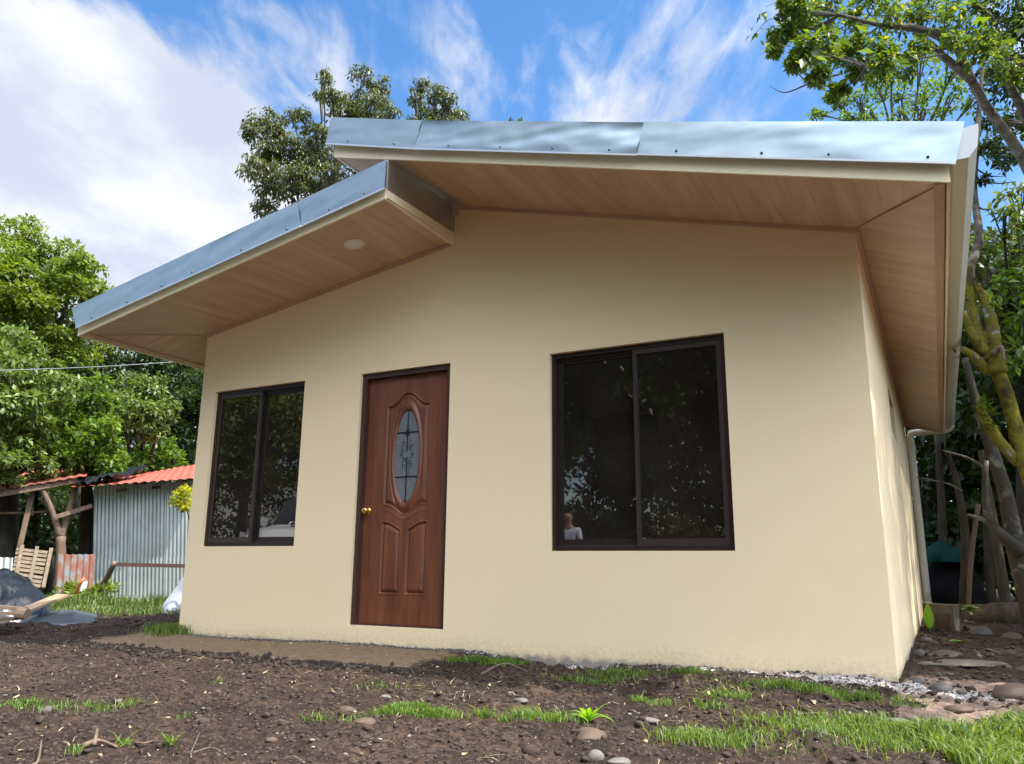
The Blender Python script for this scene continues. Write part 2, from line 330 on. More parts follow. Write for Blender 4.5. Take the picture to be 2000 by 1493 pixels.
M_tarp = mat('black_plastic_sheet', (.012, .014, .018), rough=.24, spec=.4, bump=.025, bscale=4)
M_tarpgrey = mat('grey_plastic_sheet', (.055, .07, .09), rough=.32, spec=.6, bump=.006, bscale=7)
M_teal = mat('teal_tarpaulin', (.005, .035, .034), rough=.9, spec=.1, bump=.004, bscale=12)
M_darktarp = mat('black_woven_tarpaulin', (.008, .008, .010), rough=.9, spec=.08, bump=.008, bscale=8)
M_sack = mat('white_woven_sack', (.42, .44, .48), rough=.7, bump=.006, bscale=12, var=.05)
M_pvcw = mat('white_pvc', (.75, .75, .73), rough=.4)
M_orange = mat('orange_pipe', (.55, .16, .05), rough=.5)
M_block = mat('concrete_block', (.115, .098, .075), rough=.9, var=.2, vscale=12, bump=.003, bscale=60)
M_rock = mat('brown_river_stone', (.088, .056, .037), rough=.75, var=.22, vscale=9, bump=.002, bscale=40)
M_rockg = mat('grey_stone', (.085, .078, .072), rough=.8, var=.25, vscale=10, bump=.003, bscale=40)
M_rockp = mat('pale_stone', (.135, .118, .098), rough=.8, var=.15, vscale=14, bump=.002, bscale=50)
M_bark = mat('grey_bark', (.045, .036, .028), rough=1, col2=(.20, .175, .145), vscale=11, bump=.02, bscale=26, stretch=(1.5, 1.5, .7), spec=.1, vlo=.3, vhi=.72)
M_barkd = mat('dark_bark', (.030, .024, .018), rough=1, col2=(.075, .06, .046), vscale=6, bump=.012, bscale=14, stretch=(1.5, 1.5, .5))
M_lich0 = mat('torn_wood', (.16, .11, .075), rough=1, var=.3, vscale=20)
def moss_mat():
    m = mat('mossy_bark', (.14, .15, .03), rough=1, bump=.02, bscale=16, spec=.1)
    t = m.node_tree; p = t.nodes['Principled BSDF']; tcn = N(t, 'ShaderNodeTexCoord')
    n = N(t, 'ShaderNodeTexNoise'); t.links.new(tcn.outputs['Object'], n.inputs[0]); n.inputs['Scale'].default_value = 5.5; n.inputs['Detail'].default_value = 9; n.inputs['Roughness'].default_value = .74
    r = N(t, 'ShaderNodeValToRGB'); t.links.new(n.outputs[0], r.inputs[0]); e = r.color_ramp.elements
    e[0].position = .36; e[0].color = (.05, .04, .022, 1); e[1].position = .47; e[1].color = (.11, .10, .02, 1)
    q = e.new(.55); q.color = (.17, .155, .022, 1); q = e.new(.60); q.color = (.09, .08, .04, 1); q = e.new(.64); q.color = (.32, .32, .27, 1)
    t.links.new(r.outputs[0], p.inputs['Base Color']); return m
M_moss = moss_mat()
L_far = leafmat('pale_green_leaves', (.048, .080, .020), (.155, .21, .048), trans=.30, rough=.40)
L_yel = leafmat('yellow_green_leaves', (.062, .105, .016), (.19, .245, .034), trans=.35, rough=.45)
L_bri = leafmat('bright_green_leaves', (.040, .088, .014), (.14, .23, .028), trans=.35, rough=.36)
L_dark = leafmat('dark_green_leaves', (.018, .036, .010), (.045, .075, .018), trans=.25, rough=.4)
L_oliv = leafmat('olive_drooping_leaves', (.042, .058, .020), (.12, .135, .050), trans=.25, rough=.33)
L_near = leafmat('large_thin_leaves', (.028, .060, .010), (.10, .15, .020), trans=.5, rough=.4, yellow=(.40, .34, .03))
L_bush = leafmat('yellow_bush_leaves', (.20, .26, .02), (.48, .44, .03), trans=.45, rough=.45)
L_grass = leafmat('grass_blades', (.050, .12, .016), (.16, .25, .040), trans=.35, rough=.5, yellow=(.33, .28, .12))
L_lush = leafmat('lush_grass_blades', (.050, .10, .018), (.19, .27, .06), trans=.4, rough=.5, yellow=(.30, .26, .11))
L_straw = leafmat('dry_straw', (.22, .16, .09), (.45, .38, .24), trans=.1, rough=.8)
def clod_mat():
    m = mat('dark_soil_clod', (.025, .016, .011), rough=1, col2=(.062, .039, .027), vscale=12, bump=.004, bscale=60); return m
M_clod = clod_mat()
M_plast = mat('plaster_powder', (.40, .37, .34), rough=1)
def pebble_mat():
    m = bpy.data.materials.new('pebble_mix'); m.use_nodes = True; t = m.node_tree; p = t.nodes['Principled BSDF']; gi = N(t, 'ShaderNodeNewGeometry'); r = N(t, 'ShaderNodeValToRGB')
    t.links.new(gi.outputs['Random Per Island'], r.inputs[0]); e = r.color_ramp.elements; e[0].color = (.10, .075, .055, 1); e[1].color = (.36, .33, .29, 1); q = e.new(.6); q.color = (.2, .16, .12, 1)
    t.links.new(r.outputs[0], p.inputs['Base Color']); p.inputs['Roughness'].default_value = .85; return m
M_peb = pebble_mat()
def ground_mat():
    m = bpy.data.materials.new('soil_ground'); m.use_nodes = True; t = m.node_tree; p = t.nodes['Principled BSDF']; p.inputs['Roughness'].default_value = .95; p.inputs['Specular IOR Level'].default_value = .2
    ge = N(t, 'ShaderNodeNewGeometry'); at_ = N(t, 'ShaderNodeAttribute'); at_.attribute_name = 'soil'
    def nz(sc, d=8, r=.65):
        n = N(t, 'ShaderNodeTexNoise'); t.links.new(ge.outputs['Position'], n.inputs[0]); n.inputs['Scale'].default_value = sc; n.inputs['Detail'].default_value = d; n.inputs['Roughness'].default_value = r; return n.outputs[0]
    def mixc(f, a, b):
        x = N(t, 'ShaderNodeMix', data_type='RGBA'); t.links.new(f, x.inputs[0])
        for i, c in ((6, a), (7, b)):
            if isinstance(c, tuple): x.inputs[i].default_value = (*c, 1)
            else: t.links.new(c, x.inputs[i])
        return x.outputs[2]
    def mr(v, lo, hi):
        n = N(t, 'ShaderNodeMapRange'); t.links.new(v, n.inputs[0]); n.inputs[1].default_value = lo; n.inputs[2].default_value = hi; return n.outputs[0]
    sp = N(t, 'ShaderNodeSeparateColor'); t.links.new(at_.outputs['Color'], sp.inputs[0])
    base = mixc(mr(nz(2.2), .35, .65), (.024, .0145, .010), (.066, .041, .028)); base = mixc(mr(nz(.55, 5), .50, .68), base, (.082, .054, .036))
    base = mixc(mr(nz(30, 6, .6), .40, .60), (.016, .010, .007), base); base = mixc(mr(nz(85, 3, .5), .60, .74), base, (.15, .115, .09))
    tanc = mixc(mr(nz(20), .35, .65), (.15, .10, .06), (.24, .17, .105))
    whc = mixc(mr(nz(60, 4), .42, .58), (.12, .10, .09), (.55, .52, .50))
    pinkc = mixc(mr(nz(16), .35, .65), (.13, .085, .065), (.26, .19, .15))
    def edge(ch, k=1.0): return mr(mth(t, 'ADD', sp.outputs[ch], mth(t, 'MULTIPLY', mth(t, 'SUBTRACT', nz(11), .5), k)), .42, .58)
    c = mixc(edge(0, .7), base, tanc); c = mixc(edge(2, .9), c, pinkc); c = mixc(edge(1, 1.3), c, whc)
    gr = mixc(mr(nz(6), .4, .6), (.035, .045, .012), (.07, .10, .02))
    t.links.new(mixc(mr(at_.outputs['Alpha'], .4, .6), c, gr), p.inputs['Base Color'])
    b = N(t, 'ShaderNodeBump'); b.inputs['Distance'].default_value = .006; t.links.new(mth(t, 'ADD', nz(45, 6, .7), mth(t, 'MULTIPLY', nz(160, 3), .4)), b.inputs['Height']); t.links.new(b.outputs[0], p.inputs['Normal'])
    return m
M_ground = ground_mat()

# ------------------------------------------------------------------ ground sheet
def axis(lo, hi, step, far, fac=1.13):
    a = list(np.arange(lo, hi+step/2, step)); s = step
    while a[-1] < far: s *= fac; a.append(a[-1]+s)
    s = step
    while a[0] > -far: s *= fac; a.insert(0, a[0]-s)
    return np.array(a)
GX = axis(-4.2, 6.0, .020, 500); GY = axis(-3.9, .2, .016, 500)
X, Y = np.meshgrid(GX, GY); Z = HG(X, Y)
V = np.stack([X.ravel(), Y.ravel(), Z.ravel()], 1); nx, ny = len(GX), len(GY)
i = np.arange(nx-1)[None, :]+np.arange(ny-1)[:, None]*nx; i = i.ravel()
F = np.stack([i, i+1, i+1+nx, i+nx], 1)
gm = mesh('ground', V, F, M_ground, smooth=True); gm['kind'] = 'structure'
xs, ys = X.ravel(), Y.ravel()
def sm(a, lo, hi): q = np.clip((a-lo)/(hi-lo), 0, 1); return q*q*(3-2*q)
tan_ = tanmask(xs, ys)
wl = fbm(xs*2.0, ys*0+3, 3, 77)
white = np.exp(-((ys+.04)/.10)**2)*sm(xs, 1.5, 2.3)*(.62+.5*wl)+1.0*np.exp(-(((xs-4.0)/.42)**2+((ys+.10)/.17)**2))
white = white+.62*np.exp(-((ys+.02)/.055)**2)*sm(-xs, -1.9, -1.3)*sm(xs, -2.2, -1.9)*(.7+.8*wl)
pink = sm(xs, 3.9, 4.3)*sm(-ys, -.9, -.2)*sm(ys, -1.1, -.75)*.95
grs = sm(-xs, 3.2, 4.6)*sm(ys, 2.0, 2.9)+sm(np.hypot(xs-1, ys), 22, 26)
ca = gm.data.color_attributes.new('soil', 'FLOAT_COLOR', 'POINT')
ca.data.foreach_set('color', np.stack([tan_, np.clip(white, 0, 1), pink, np.clip(grs, 0, 1)], 1).astype(np.float32).ravel())

# ------------------------------------------------------------------ the house
house = thing('house', 'cream single storey house with split gable roof, brown door and dark windows', 'house', (0, 0, -.17))
XL, XR, XS, LEN, WT = -1.992, 4.09, .93, 8.3, .15
wall_low = lambda x: 3.204+.156*(x-.93)
wall_high = lambda x: 3.541-.267*(x-.93)
DW, DH = .931, 2.13
LW = (-1.805, -.647, .641, 2.137); RW = (1.842, 3.189, .596, 2.098)
SWN = (2.95, 4.05, 1.80, 2.22)
def front_wall():
    b = MB(); xs_ = [XL, LW[0], LW[1], 0, DW, RW[0], RW[1], XR]
    holes = {(LW[0], LW[1]): (LW[2], LW[3]), (0, DW): (0, DH), (RW[0], RW[1]): (RW[2], RW[3])}
    top = lambda x, side: wall_low(x)+.06 if (x < XS or (abs(x-XS) < 1e-6 and side < 0)) else wall_high(x)+.06
    for a, c in zip(xs_[:-1], xs_[1:]):
        seg = holes.get((a, c)); bands = [(-.6, -.6, None, None)] if not seg else None
        def pr(z0a, z0c, z1a, z1c): b.hexa([(a, 0, z0a), (c, 0, z0c), (c, WT, z0c), (a, WT, z0a), (a, 0, z1a), (c, 0, z1c), (c, WT, z1c), (a, WT, z1a)])
        ta, tcc = top(a, 1), top(c, -1)
        if seg: pr(-.6, -.6, seg[0], seg[0]); pr(seg[1], seg[1], ta, tcc)
        else: pr(-.6, -.6, ta, tcc)
    return b
front_wall().build('front_wall', M_wall, house)
b = MB()
y0, y1, z0, z1 = SWN
for (a, c) in ((WT, y0), (y1, LEN)): b.box(XR-WT, XR, a, c, -.6, 2.78)
b.box(XR-WT, XR, y0, y1, -.6, z0); b.box(XR-WT, XR, y0, y1, z1, 2.78)
b.build('side_wall', M_wall, house)
MB().box(XL, XL+WT, WT, LEN, -.6, 2.80).build('side_wall', M_wall, house)
b = MB(); b.box(XL+WT, XR-WT, LEN-WT, LEN, -.6, 2.7); b.hexa([(XL+WT, LEN-WT, 2.7), (XR-WT, LEN-WT, 2.7), (XR-WT, LEN, 2.7), (XL+WT, LEN, 2.7), (XS-.1, LEN-WT, 3.2), (XS+.1, LEN-WT, 3.5), (XS+.1, LEN, 3.5), (XS-.1, LEN, 3.2)])
b.build('back_wall', M_wall, house)
# interior seen through the tinted glass
b = MB(); py_ = 3.0
b.box(XL+WT, .96, py_, py_+.12, 0, 2.6); b.box(1.76, XR-WT, py_, py_+.12, 0, 2.6); b.box(.96, 1.76, py_, py_+.12, 2.16, 2.6)
b.build('partition_wall', M_inner, house)
b = MB(); b.box(.96, 1.0, py_-.02, py_+.14, 0, 2.16); b.box(1.72, 1.76, py_-.02, py_+.14, 0, 2.16); b.box(1.0, 1.72, py_-.02, py_+.14, 2.12, 2.16); b.build('inner_door_frame', M_jamb, house)
MB().box(XL+WT, XR-WT, WT, LEN-WT, -.05, 0).build('interior_floor', mat('floor_tile', (.25, .2, .15), rough=.4), house)
MB().box(XL+WT, XR-WT, WT, LEN-WT, 2.6, 2.66).build('ceiling', M_inner, house)

# --- soffits: boards cut to the overhang, each one its own piece
YF = -.94
def zl(x, y):   # low soffit
    t = min(max(-y/.96, 0), 1); return wall_low(x)*(1-t)+(3.205+.178*(x-.93))*t
def zh(x, y):
    t = min(max(-y/.96, 0), 1); return wall_high(x)*(1-t)+(3.541-.283*(x-.93)-.01*t)*t
XEL, XER, YB = -2.59, 4.60, 7.9
soff = MB(); 
def plank(poly, zf, along, th=.008):
    # poly: xy corners (counter-clockwise); UV runs along the board
    n = len(poly); V = [(x, y, zf(x, y)) for x, y in poly]+[(x, y, zf(x, y)+th) for x, y in poly]
    F = [tuple(range(n))[::-1], tuple(range(n, 2*n))]+[(k, (k+1) % n, (k+1) % n+n, k+n) for k in range(n)]
    o = mesh('soffit_board', V, F, M_plank, house)
    uv = o.data.uv_layers.new(name='UVMap'); a = np.array(along, float); c = np.array([-a[1], a[0]])
    for lp in o.data.loops:
        q = np.array(V[lp.vertex_index][:2]); uv.data[lp.index].uv = (q@a, q@c)
    return o
def clip(poly, nrm, d):     # keep points with nrm . p <= d
    out = []
    for k in range(len(poly)):
        p, q = np.array(poly[k]), np.array(poly[(k+1) % len(poly)]); a, c = p@nrm-d, q@nrm-d
        if a <= 0: out.append(tuple(p))
        if (a < 0) != (c < 0) and abs(a-c) > 1e-9: out.append(tuple(p+(q-p)*a/(a-c)))
    return out
BW = .125; GAP = .0012; SK = .0
# mitre lines
mL0, mL1 = np.array([XL, 0.0]), np.array([XEL, YF]); mR0, mR1 = np.array([XR, 0.0]), np.array([XER, YF])
nL = np.array([-(mL1-mL0)[1], (mL1-mL0)[0]]); nL /= np.linalg.norm(nL)   # points towards +x side?
if nL[0] < 0: nL = -nL
nR = np.array([-(mR1-mR0)[1], (mR1-mR0)[0]]); nR /= np.linalg.norm(nR)
if nR[0] < 0: nR = -nR
x = XS-.004
while x > XEL:
    p = [(max(x-BW+GAP, XEL), YF), (x, YF), (x, 0), (max(x-BW+GAP, XEL), 0)]
    p = clip(p, -nL, -(nL@mL0)-.002)
    if len(p) > 2: plank(p, zl, (0, 1))
    x -= BW
x = .40
while x < XER:
    p = [(x, YF), (min(x+BW-GAP, XER), YF), (min(x+BW-GAP, XER), 0), (x, 0)]
    if x < XS-.02:   # the part that sails over the lower roof
        p = [(x, YF), (x+BW-GAP, YF), (x+BW-GAP, 2.0), (x, 2.0)]
    p = clip(p, nR, nR@mR0-.002)
    if len(p) > 2: plank(p, zh, (0, 1))
    x += BW
zer = lambda x, y: wall_high(XR)+(x-XR)/(XER-XR)*(zh(XER, YF)-wall_high(XR))
zel = lambda x, y: wall_low(XL)+(x-XL)/(XEL-XL)*(zl(XEL, YF)-wall_low(XL))
y = YF
while y < YB:
    y2 = min(y+BW-GAP, YB)
    for yy0, yy1 in (((y, y2),) if (y >= 0 or y2 <= 0) else ((y, -1e-4), (1e-4, y2))):
        x0 = XR if yy0 >= 0 else XR-.05
        p = clip([(x0, yy0), (XER, yy0), (XER, yy1), (x0, yy1)], -nR, -(nR@mR0)-.002) if yy0 < 0 else [(XR, yy0), (XER, yy0), (XER, yy1), (XR, yy1)]
        if len(p) > 2: plank(p, zer, (1, 0))
        p = clip([(XEL, yy0), (XL, yy0), (XL, yy1), (XEL, yy1)], nL, nL@mL0-.002) if yy0 < 0 else [(XEL, yy0), (XL, yy0), (XL, yy1), (XEL, yy1)]
        if len(p) > 2: plank(p, zel, (1, 0))
    y += BW
# cornice trims along the wall line
def run(name, pts, w, h, m, yoff=0): 
    b = MB()
    for a, c in zip(pts[:-1], pts[1:]): b.beam(a, c, w, h)
    return b.build(name, m, house)
run('soffit_trim', [(XL, -.012, wall_low(XL)-.016), (XS-.01, -.012, wall_low(XS-.01)-.016)], .022, .03, M_trim)
run('soffit_trim', [(XS+.01, -.012, wall_high(XS)-.016), (XR+.02, -.012, wall_high(XR+.02)-.016)], .022, .03, M_trim)
run('soffit_trim', [(XR+.012, 0, wall_high(XR)-.018), (XR+.012, YB, wall_high(XR)-.018)], .022, .03, M_trim)
run('soffit_trim', [(XER-.03, YF, zer(XER, YF)-.006), (XER-.03, 0, zer(XER, 0)-.006), (XER-.03, YB, zer(XER, 3)-.006)], .05, .012, M_trim)
run('soffit_trim', [(XEL+.04, YF, zel(XEL+.04, YF)-.006), (XEL+.04, 0, zel(XEL+.04, 0.1)-.006), (XEL+.04, YB, zel(XEL+.04, 3)-.006)], .04, .012, M_trim)
run('mitre_strip', [(XL, -.0, zl(XL, 0)-.004), (XEL, YF, zl(XEL, YF)-.004)], .008, .006, M_trim)
run('mitre_strip', [(XR, -.0, zh(XR, 0)-.004), (XER, YF, zh(XER, YF)-.004)], .008, .006, M_trim)

# --- fascia boards (cream)
def slab(name, P0, P1, zb0, zb1, zt0, zt1, th, m, axis_='x', parent=house):
    (x0, y0), (x1, y1) = P0, P1
    if axis_ == 'x': o = (0, th)
    else: o = (th, 0)
    b = MB(); b.hexa([(x0, y0, zb0), (x1, y1, zb1), (x1+o[0], y1+o[1], zb1), (x0+o[0], y0+o[1], zb0), (x0, y0, zt0), (x1, y1, zt1), (x1+o[0], y1+o[1], zt1), (x0+o[0], y0+o[1], zt0)])
    return b.build(name, m, parent)
YFA = -.96
A0 = hit(151, 657, 1, YFA); A1 = hit(752, 388, 1, YFA)
slab('fascia_board', (A0[0], YFA), (A1[0], YFA), A0[2], A1[2], A0[2]+.24, A1[2]+.26, .018, M_cream)
B0 = hit(652, 307, 1, YFA); B1 = hit(1857, 356, 1, YFA)
Bm = hit(1300, 333, 1, YFA)
slab('fascia_board', (B0[0], YFA), (B1[0], YFA), B0[2], B1[2], B0[2]+.24, B1[2]+.2, .018, M_cream)
# eave fascias running back
slab('fascia_board', (A0[0], YFA+.018), (A0[0], YB), A0[2], A0[2]+.02, A0[2]+.2, A0[2]+.2, .018, M_cream, 'y')
slab('fascia_board', (B1[0]-.018, YFA+.018), (B1[0]-.018, YB), B1[2], B1[2], B1[2]+.2, B1[2]+.2, .018, M_cream, 'y')
slab('fascia_board', (B0[0], YFA+.018), (B0[0], YB), B0[2], B0[2], B0[2]+.16, B0[2]+.16, .018, M_cream, 'y')
slab('fascia_board', (XR, YB), (XER, YB), wall_high(XR)-.09, B1[2], wall_high(XR)+.1, B1[2]+.2, .018, M_trim)
slab('fascia_board', (XEL, YB), (XL, YB), A0[2], A0[2], A0[2]+.2, A0[2]+.35, .018, M_cream)
# return at the roof step
R1 = hit(886, 479, 1, -.002); Rt1 = hit(885, 456, 1, -.002); Ru1 = hit(885, 408, 1, -.002)
R0x = A1[0]; zt_in = A1[2]+.085
b = MB(); b.hexa([(R0x-.018, YFA+.02, A1[2]), (R0x, YFA+.02, A1[2]), (XS+.001, -.001, R1[2]), (XS-.02, -.001, R1[2]), (R0x-.018, YFA+.02, zt_in), (R0x, YFA+.02, zt_in), (XS+.001, -.001, Rt1[2]), (XS-.02, -.001, Rt1[2])]); b.build('fascia_board', M_cream, house)
b = MB(); b.hexa([(R0x-.02, YFA, zt_in), (R0x+.006, YFA, zt_in), (XS+.006, -.001, Rt1[2]), (XS-.02, -.001, Rt1[2]), (R0x-.02, YFA, zt_in+.245), (R0x+.006, YFA, zt_in+.245), (XS+.006, -.001, Ru1[2]+.0), (XS-.02, -.001, Ru1[2]+.0)]); b.build('end_flashing', M_brownmetal, house)
b = MB(); b.beam((R0x+.012, YFA, zt_in+.252), (XS+.012, -.004, Ru1[2]+.012), .02, .016); b.build('folded_edge', M_galv2, house)
b = MB(); b.hexa([(R0x+.02, YFA+.05, zh(XS, YFA+.05)-.012), (R0x+.06, YFA+.05, zh(XS+.04, YFA+.05)-.012), (XS+.15, -.02, zh(XS+.14, 0)-.014), (XS+.01, -.02, zh(XS, 0)-.014), (R0x+.02, YFA+.05, zh(XS, YFA)-.002), (R0x+.06, YFA+.05, zh(XS+.04, YFA)-.002), (XS+.15, -.02, zh(XS+.14, 0)-.002), (XS+.01, -.02, zh(XS, 0)-.002)])
b.build('step_flashing', M_galv2, house)
b = MB(); b.box(XS-.02, XS+.05, -.05, -.003, 3.44, 3.53); b.build('trim_end', M_trim, house)

# --- galvanised verge flashings: dented sheet, one mesh per sheet
def flashing(tl, tr, bl, br, ybot, ytop, seed, dent=1.0, label=None):
    P = [hit(*bl, 1, ybot), hit(*br, 1, ybot), hit(*tr, 1, ytop), hit(*tl, 1, ytop)]
    nu, nv = 70, 14; V = []; F = []
    L = np.linalg.norm(P[1]-P[0]); rg = np.random.default_rng(seed)
    U, T = np.meshgrid(np.linspace(0, 1, nu), np.linspace(0, 1, nv))
    B = P[0][None, None]*(1-U)[..., None]*(1-T)[..., None]+P[1]*(U*(1-T))[..., None]+P[2]*(U*T)[..., None]+P[3]*((1-U)*T)[..., None]
    d = .017*dent*fbm(U*L*1.9-T*.8+seed*3.1, T*1.2+seed, 3, seed)*np.sin(np.pi*np.clip(T, 0, 1))**.6
    d = d+.009*dent*fbm(U*L*5+seed, T*1.5, 2, seed+9)*T*(1-T)*3
    d = d-.006+np.clip(d-.008, None, 0)*0; d = np.clip(d, -.03, .004); B[..., 1] += d; V = list(B.reshape(-1, 3))
    F = [(j*nu+k, j*nu+k+1, (j+1)*nu+k+1, (j+1)*nu+k) for j in range(nv-1) for k in range(nu-1)]
    back = len(V); V += [v+np.array([0, .002, 0]) for v in V]; F += [tuple(back+q for q in f[::-1]) for f in F[:]]
    o = mesh('verge_flashing', V, F, M_galv, house, smooth=True)
    e = MB(); e.beam(P[0]+[0, -.004, -.002], P[1]+[0, -.004, -.002], .010, .012); e.build('folded_edge', M_galv2, o)
    OR[o.name] = OR[house.name]
    ns = max(2, int(L/.42))
    for k in range(ns):
        u = (k+.5+rg.random()*.25)/ns; q = P[0]*(1-u)+P[1]*u; t = .12; q = q*(1-t)+(P[3]*(1-u)+P[2]*u)*t
        s_ = MB(); s_.tube([q+[0, -.014, 0], q+[0, -.007, 0], q+[0, .002, 0]], [.005, .009, .009], 8); s_.build('screw', M_screw, o)
    return o
flashing((648, 230), (825, 236), (637, 281), (809, 291), -1.000, -.985, 3, .9)
flashing((825, 236), (1257, 240), (809, 291), (1243, 303), -1.006, -.991, 5, 1.5)
flashing((1257, 239), (1884, 238), (1243, 302), (1867, 319), -1.000, -.985, 8, .45)
lt = lambda px: (px, 602+(px-141)*(313-602)/(755-141)); lb = lambda px: (px, 641+(px-149)*(368-641)/(752-149))
flashing(lt(141), lt(410), lb(149), lb(412), -1.000, -.985, 11, .6)
flashing(lt(410), lt(583), lb(412), lb(588), -1.005, -.990, 13, .7)
flashing(lt(583), lt(755), lb(588), lb(752), -1.000, -.985, 17, 1.1)
b = MB(); P0 = hit(757, 314, 1, -.975); P1 = hit(754, 369, 1, -.975); b.beam(P1, P0, .014, .014, (0, 1, 0)); b.build('corner_trim', M_galv2, house)
# roof sheets on top (corrugated, only the rim is ever seen)
def roofsheet(x0, z0, x1, z1, ya, yb, pitch=.076, amp=.012):
    n = int((yb-ya)/pitch*6); yy = np.linspace(ya, yb, n); zz = amp*np.sin((yy-ya)/pitch*2*math.pi)
    V = []; 
    for x_, z_ in ((x0, z0), (x1, z1)):
        V += [(x_, a, z_+c) for a, c in zip(yy, zz)]
    F = [(k, k+1, n+k+1, n+k) for k in range(n-1)]
    return mesh('roof_sheet', V, F, M_roof, house, smooth=True)
T0 = hit(141, 602, 1, -.985); T1 = hit(755, 313, 1, -.985); T2 = hit(648, 230, 1, -.985); T3 = hit(1884, 238, 1, -.985)
roofsheet(T0[0]+.0, T0[2]-.02, T1[0]-.05, T1[2]-.03, -.955, YB+.1); roofsheet(T2[0], T2[2]-.016, T3[0]-.02, T3[2]-.01, -.965, YB+.1)

# --- gutter and downspout
GX0, GX1 = B1[0]+.004, hit(1910, 240, 1, -1.0)[0]; zt = hit(1910, 240, 1, -1.0)[2]-.0
zb = zt-.17
prof = [(GX0, zt-.02), (GX0, zb+.01), (GX0+.02, zb-.01), (GX1-.06, zb-.01), (GX1-.015, zb+.045), (GX1, zt-.03), (GX1, zt), (GX1-.012, zt), (GX1-.012, zt-.02), (GX1-.03, zb+.05), (GX1-.065, zb), (GX0+.02, zb), (GX0+.01, zb+.01), (GX0+.01, zt-.02)]
GY0, GY1 = -.985, 8.25
n = len(prof); V = [(x, GY0, z) for x, z in prof]+[(x, GY1, z) for x, z in prof]
F = [(k, (k+1) % n, (k+1) % n+n, k+n) for k in range(n)]
gut = mesh('gutter', V, F, M_gut, house)
for yy in (GY0-.004, GY1):
    pp = [p for p in prof[:7]]; k = len(pp); V = [(x, yy-.004, z) for x, z in pp]+[(x, yy+.004, z) for x, z in pp]
    mesh('gutter_cap', V, [tuple(range(k)), tuple(range(k, 2*k))[::-1]]+[(q, (q+1) % k, (q+1) % k+k, q+k) for q in range(k)], M_cap, house)
P = lambda px, py, y: hit(px, py, 1, y)
yd = 8.22
top = P(1858, 800, yd); el = P(1856, 838, yd); lf = P(1790, 846, yd); d1 = P(1774, 862, yd); dn = P(1803, 1185, yd)
xp = XR+.062; d1 = np.array([xp, yd, d1[2]]); dn = np.array([xp, yd, -.02])
path = [top, (top+el*2)/3+[0, 0, .01], el+[-.03, 0, -.0], (el+lf)/2, np.array([xp+.07, yd, lf[2]]), np.array([xp+.012, yd, lf[2]-.03]), d1+[0, 0, -.08], (d1+dn)/2, dn]
b = MB(); b.tube(smoothpath(path, 5), .054, 14); pipe = b.build('downspout', M_pipe, house, smooth=True)
for q in (el+[0, 0, .05], d1+[0, 0, -.12]):
    b = MB(); b.tube([q+[0, 0, .04], q-[0, 0, .04]], .062, 14); b.build('pipe_socket', M_pipe, house, smooth=False)
b = MB(); b.tube(smoothpath([dn+[0, 0, .05], dn+[0, 0, -.02], dn+[.04, -.05, -.07], dn+[.1, -.12, -.09]], 4), .062, 14); b.build('pipe_elbow', M_pipe, house, smooth=True)

# --- round soffit lamp
c_ = hit(692, 475, 1, -.55); c_[2] = zl(c_[0], c_[1])
sl = .165
def disc(name, r0, r1, dz, th, m, parent):
    V = []; F = []; k = 40
    rings = [(r0, 0), (r1, 0), (r1-.006, -th), (max(r0, 0.0)+.0, -th)]
    for r, z in rings:
        for j in range(k):
            t = 2*math.pi*j/k; xx = c_[0]+r*math.cos(t); yy = c_[1]+r*math.sin(t); V.append((xx, yy, zl(xx, yy)+dz+z))
    for q in range(3):
        for j in range(k): F.append((q*k+j, q*k+(j+1) % k, (q+1)*k+(j+1) % k, (q+1)*k+j))
    return mesh(name, V, F, m, parent, smooth=False)
lr = disc('soffit_lamp', .062, .088, -.002, .008, M_lamp2, house); OR[lr.name] = OR[house.name]
disc('lamp_disc', .0005, .0625, -.002, .005, M_lamp, lr)

# --- windows
def window(x0, x1, z0, z1, front_left):
    yf = .035; fw = .036
    b = MB(); b.box(x0+.004, x0+fw, yf, yf+.085, z0+.004, z1-.004); b.box(x1-fw, x1-.004, yf, yf+.085, z0+.004, z1-.004)
    b.box(x0+fw, x1-fw, yf, yf+.085, z1-fw, z1-.004); b.box(x0+fw, x1-fw, yf, yf+.085, z0+.004, z0+.030)
    w = b.build('window', M_alu, house); OR[w.name] = OR[house.name]
    for za_, zb_ in ((z0+.030, z0+.045), (z1-fw-.02, z1-fw)): MB().box(x0+fw, x1-fw, yf+.036, yf+.040, za_, zb_).build('sash_track', M_alu2, w)
    xm = (x0+x1)/2; st = .032
    for side in (0, 1):
        fr = (side == 0) == front_left; ys_ = yf+.006 if fr else yf+.046
        a, c = (x0+fw, xm+st/2) if side == 0 else (xm-st/2, x1-fw)
        za, zb_ = z0+.032, z1-fw-.002; s = MB(); d = .026
        s.box(a+.001, a+st, ys_, ys_+d, za, zb_); s.box(c-st, c-.001, ys_, ys_+d, za, zb_); s.box(a+st, c-st, ys_, ys_+d, za, za+.052); s.box(a+st, c-st, ys_, ys_+d, zb_-.036, zb_)
        s.build('sash', M_alu2 if fr else M_alu, w)
        p = MB(); p.box(a+st-.004, c-st+.004, ys_+.010, ys_+.015, za+.048, zb_-.032); o = p.build('pane', M_glass, w)
        # single reflecting surface: keep only the front face
        q = MB(); q.add([(a+st, ys_+.012, za+.05), (c-st, ys_+.012, za+.05), (c-st, ys_+.012, zb_-.034), (a+st, ys_+.012, zb_-.034)], [(0, 1, 2, 3)])
        bpy.data.objects.remove(o); o = q.build('pane', M_glass, w)
        k = MB(); e = .006
        k.box(a+st, a+st+e, ys_+.004, ys_+.011, za+.052, zb_-.036); k.box(c-st-e, c-st, ys_+.004, ys_+.011, za+.052, zb_-.036); k.build('gasket', M_seal, w)
    return w
window(*LW, True); window(*RW, False)
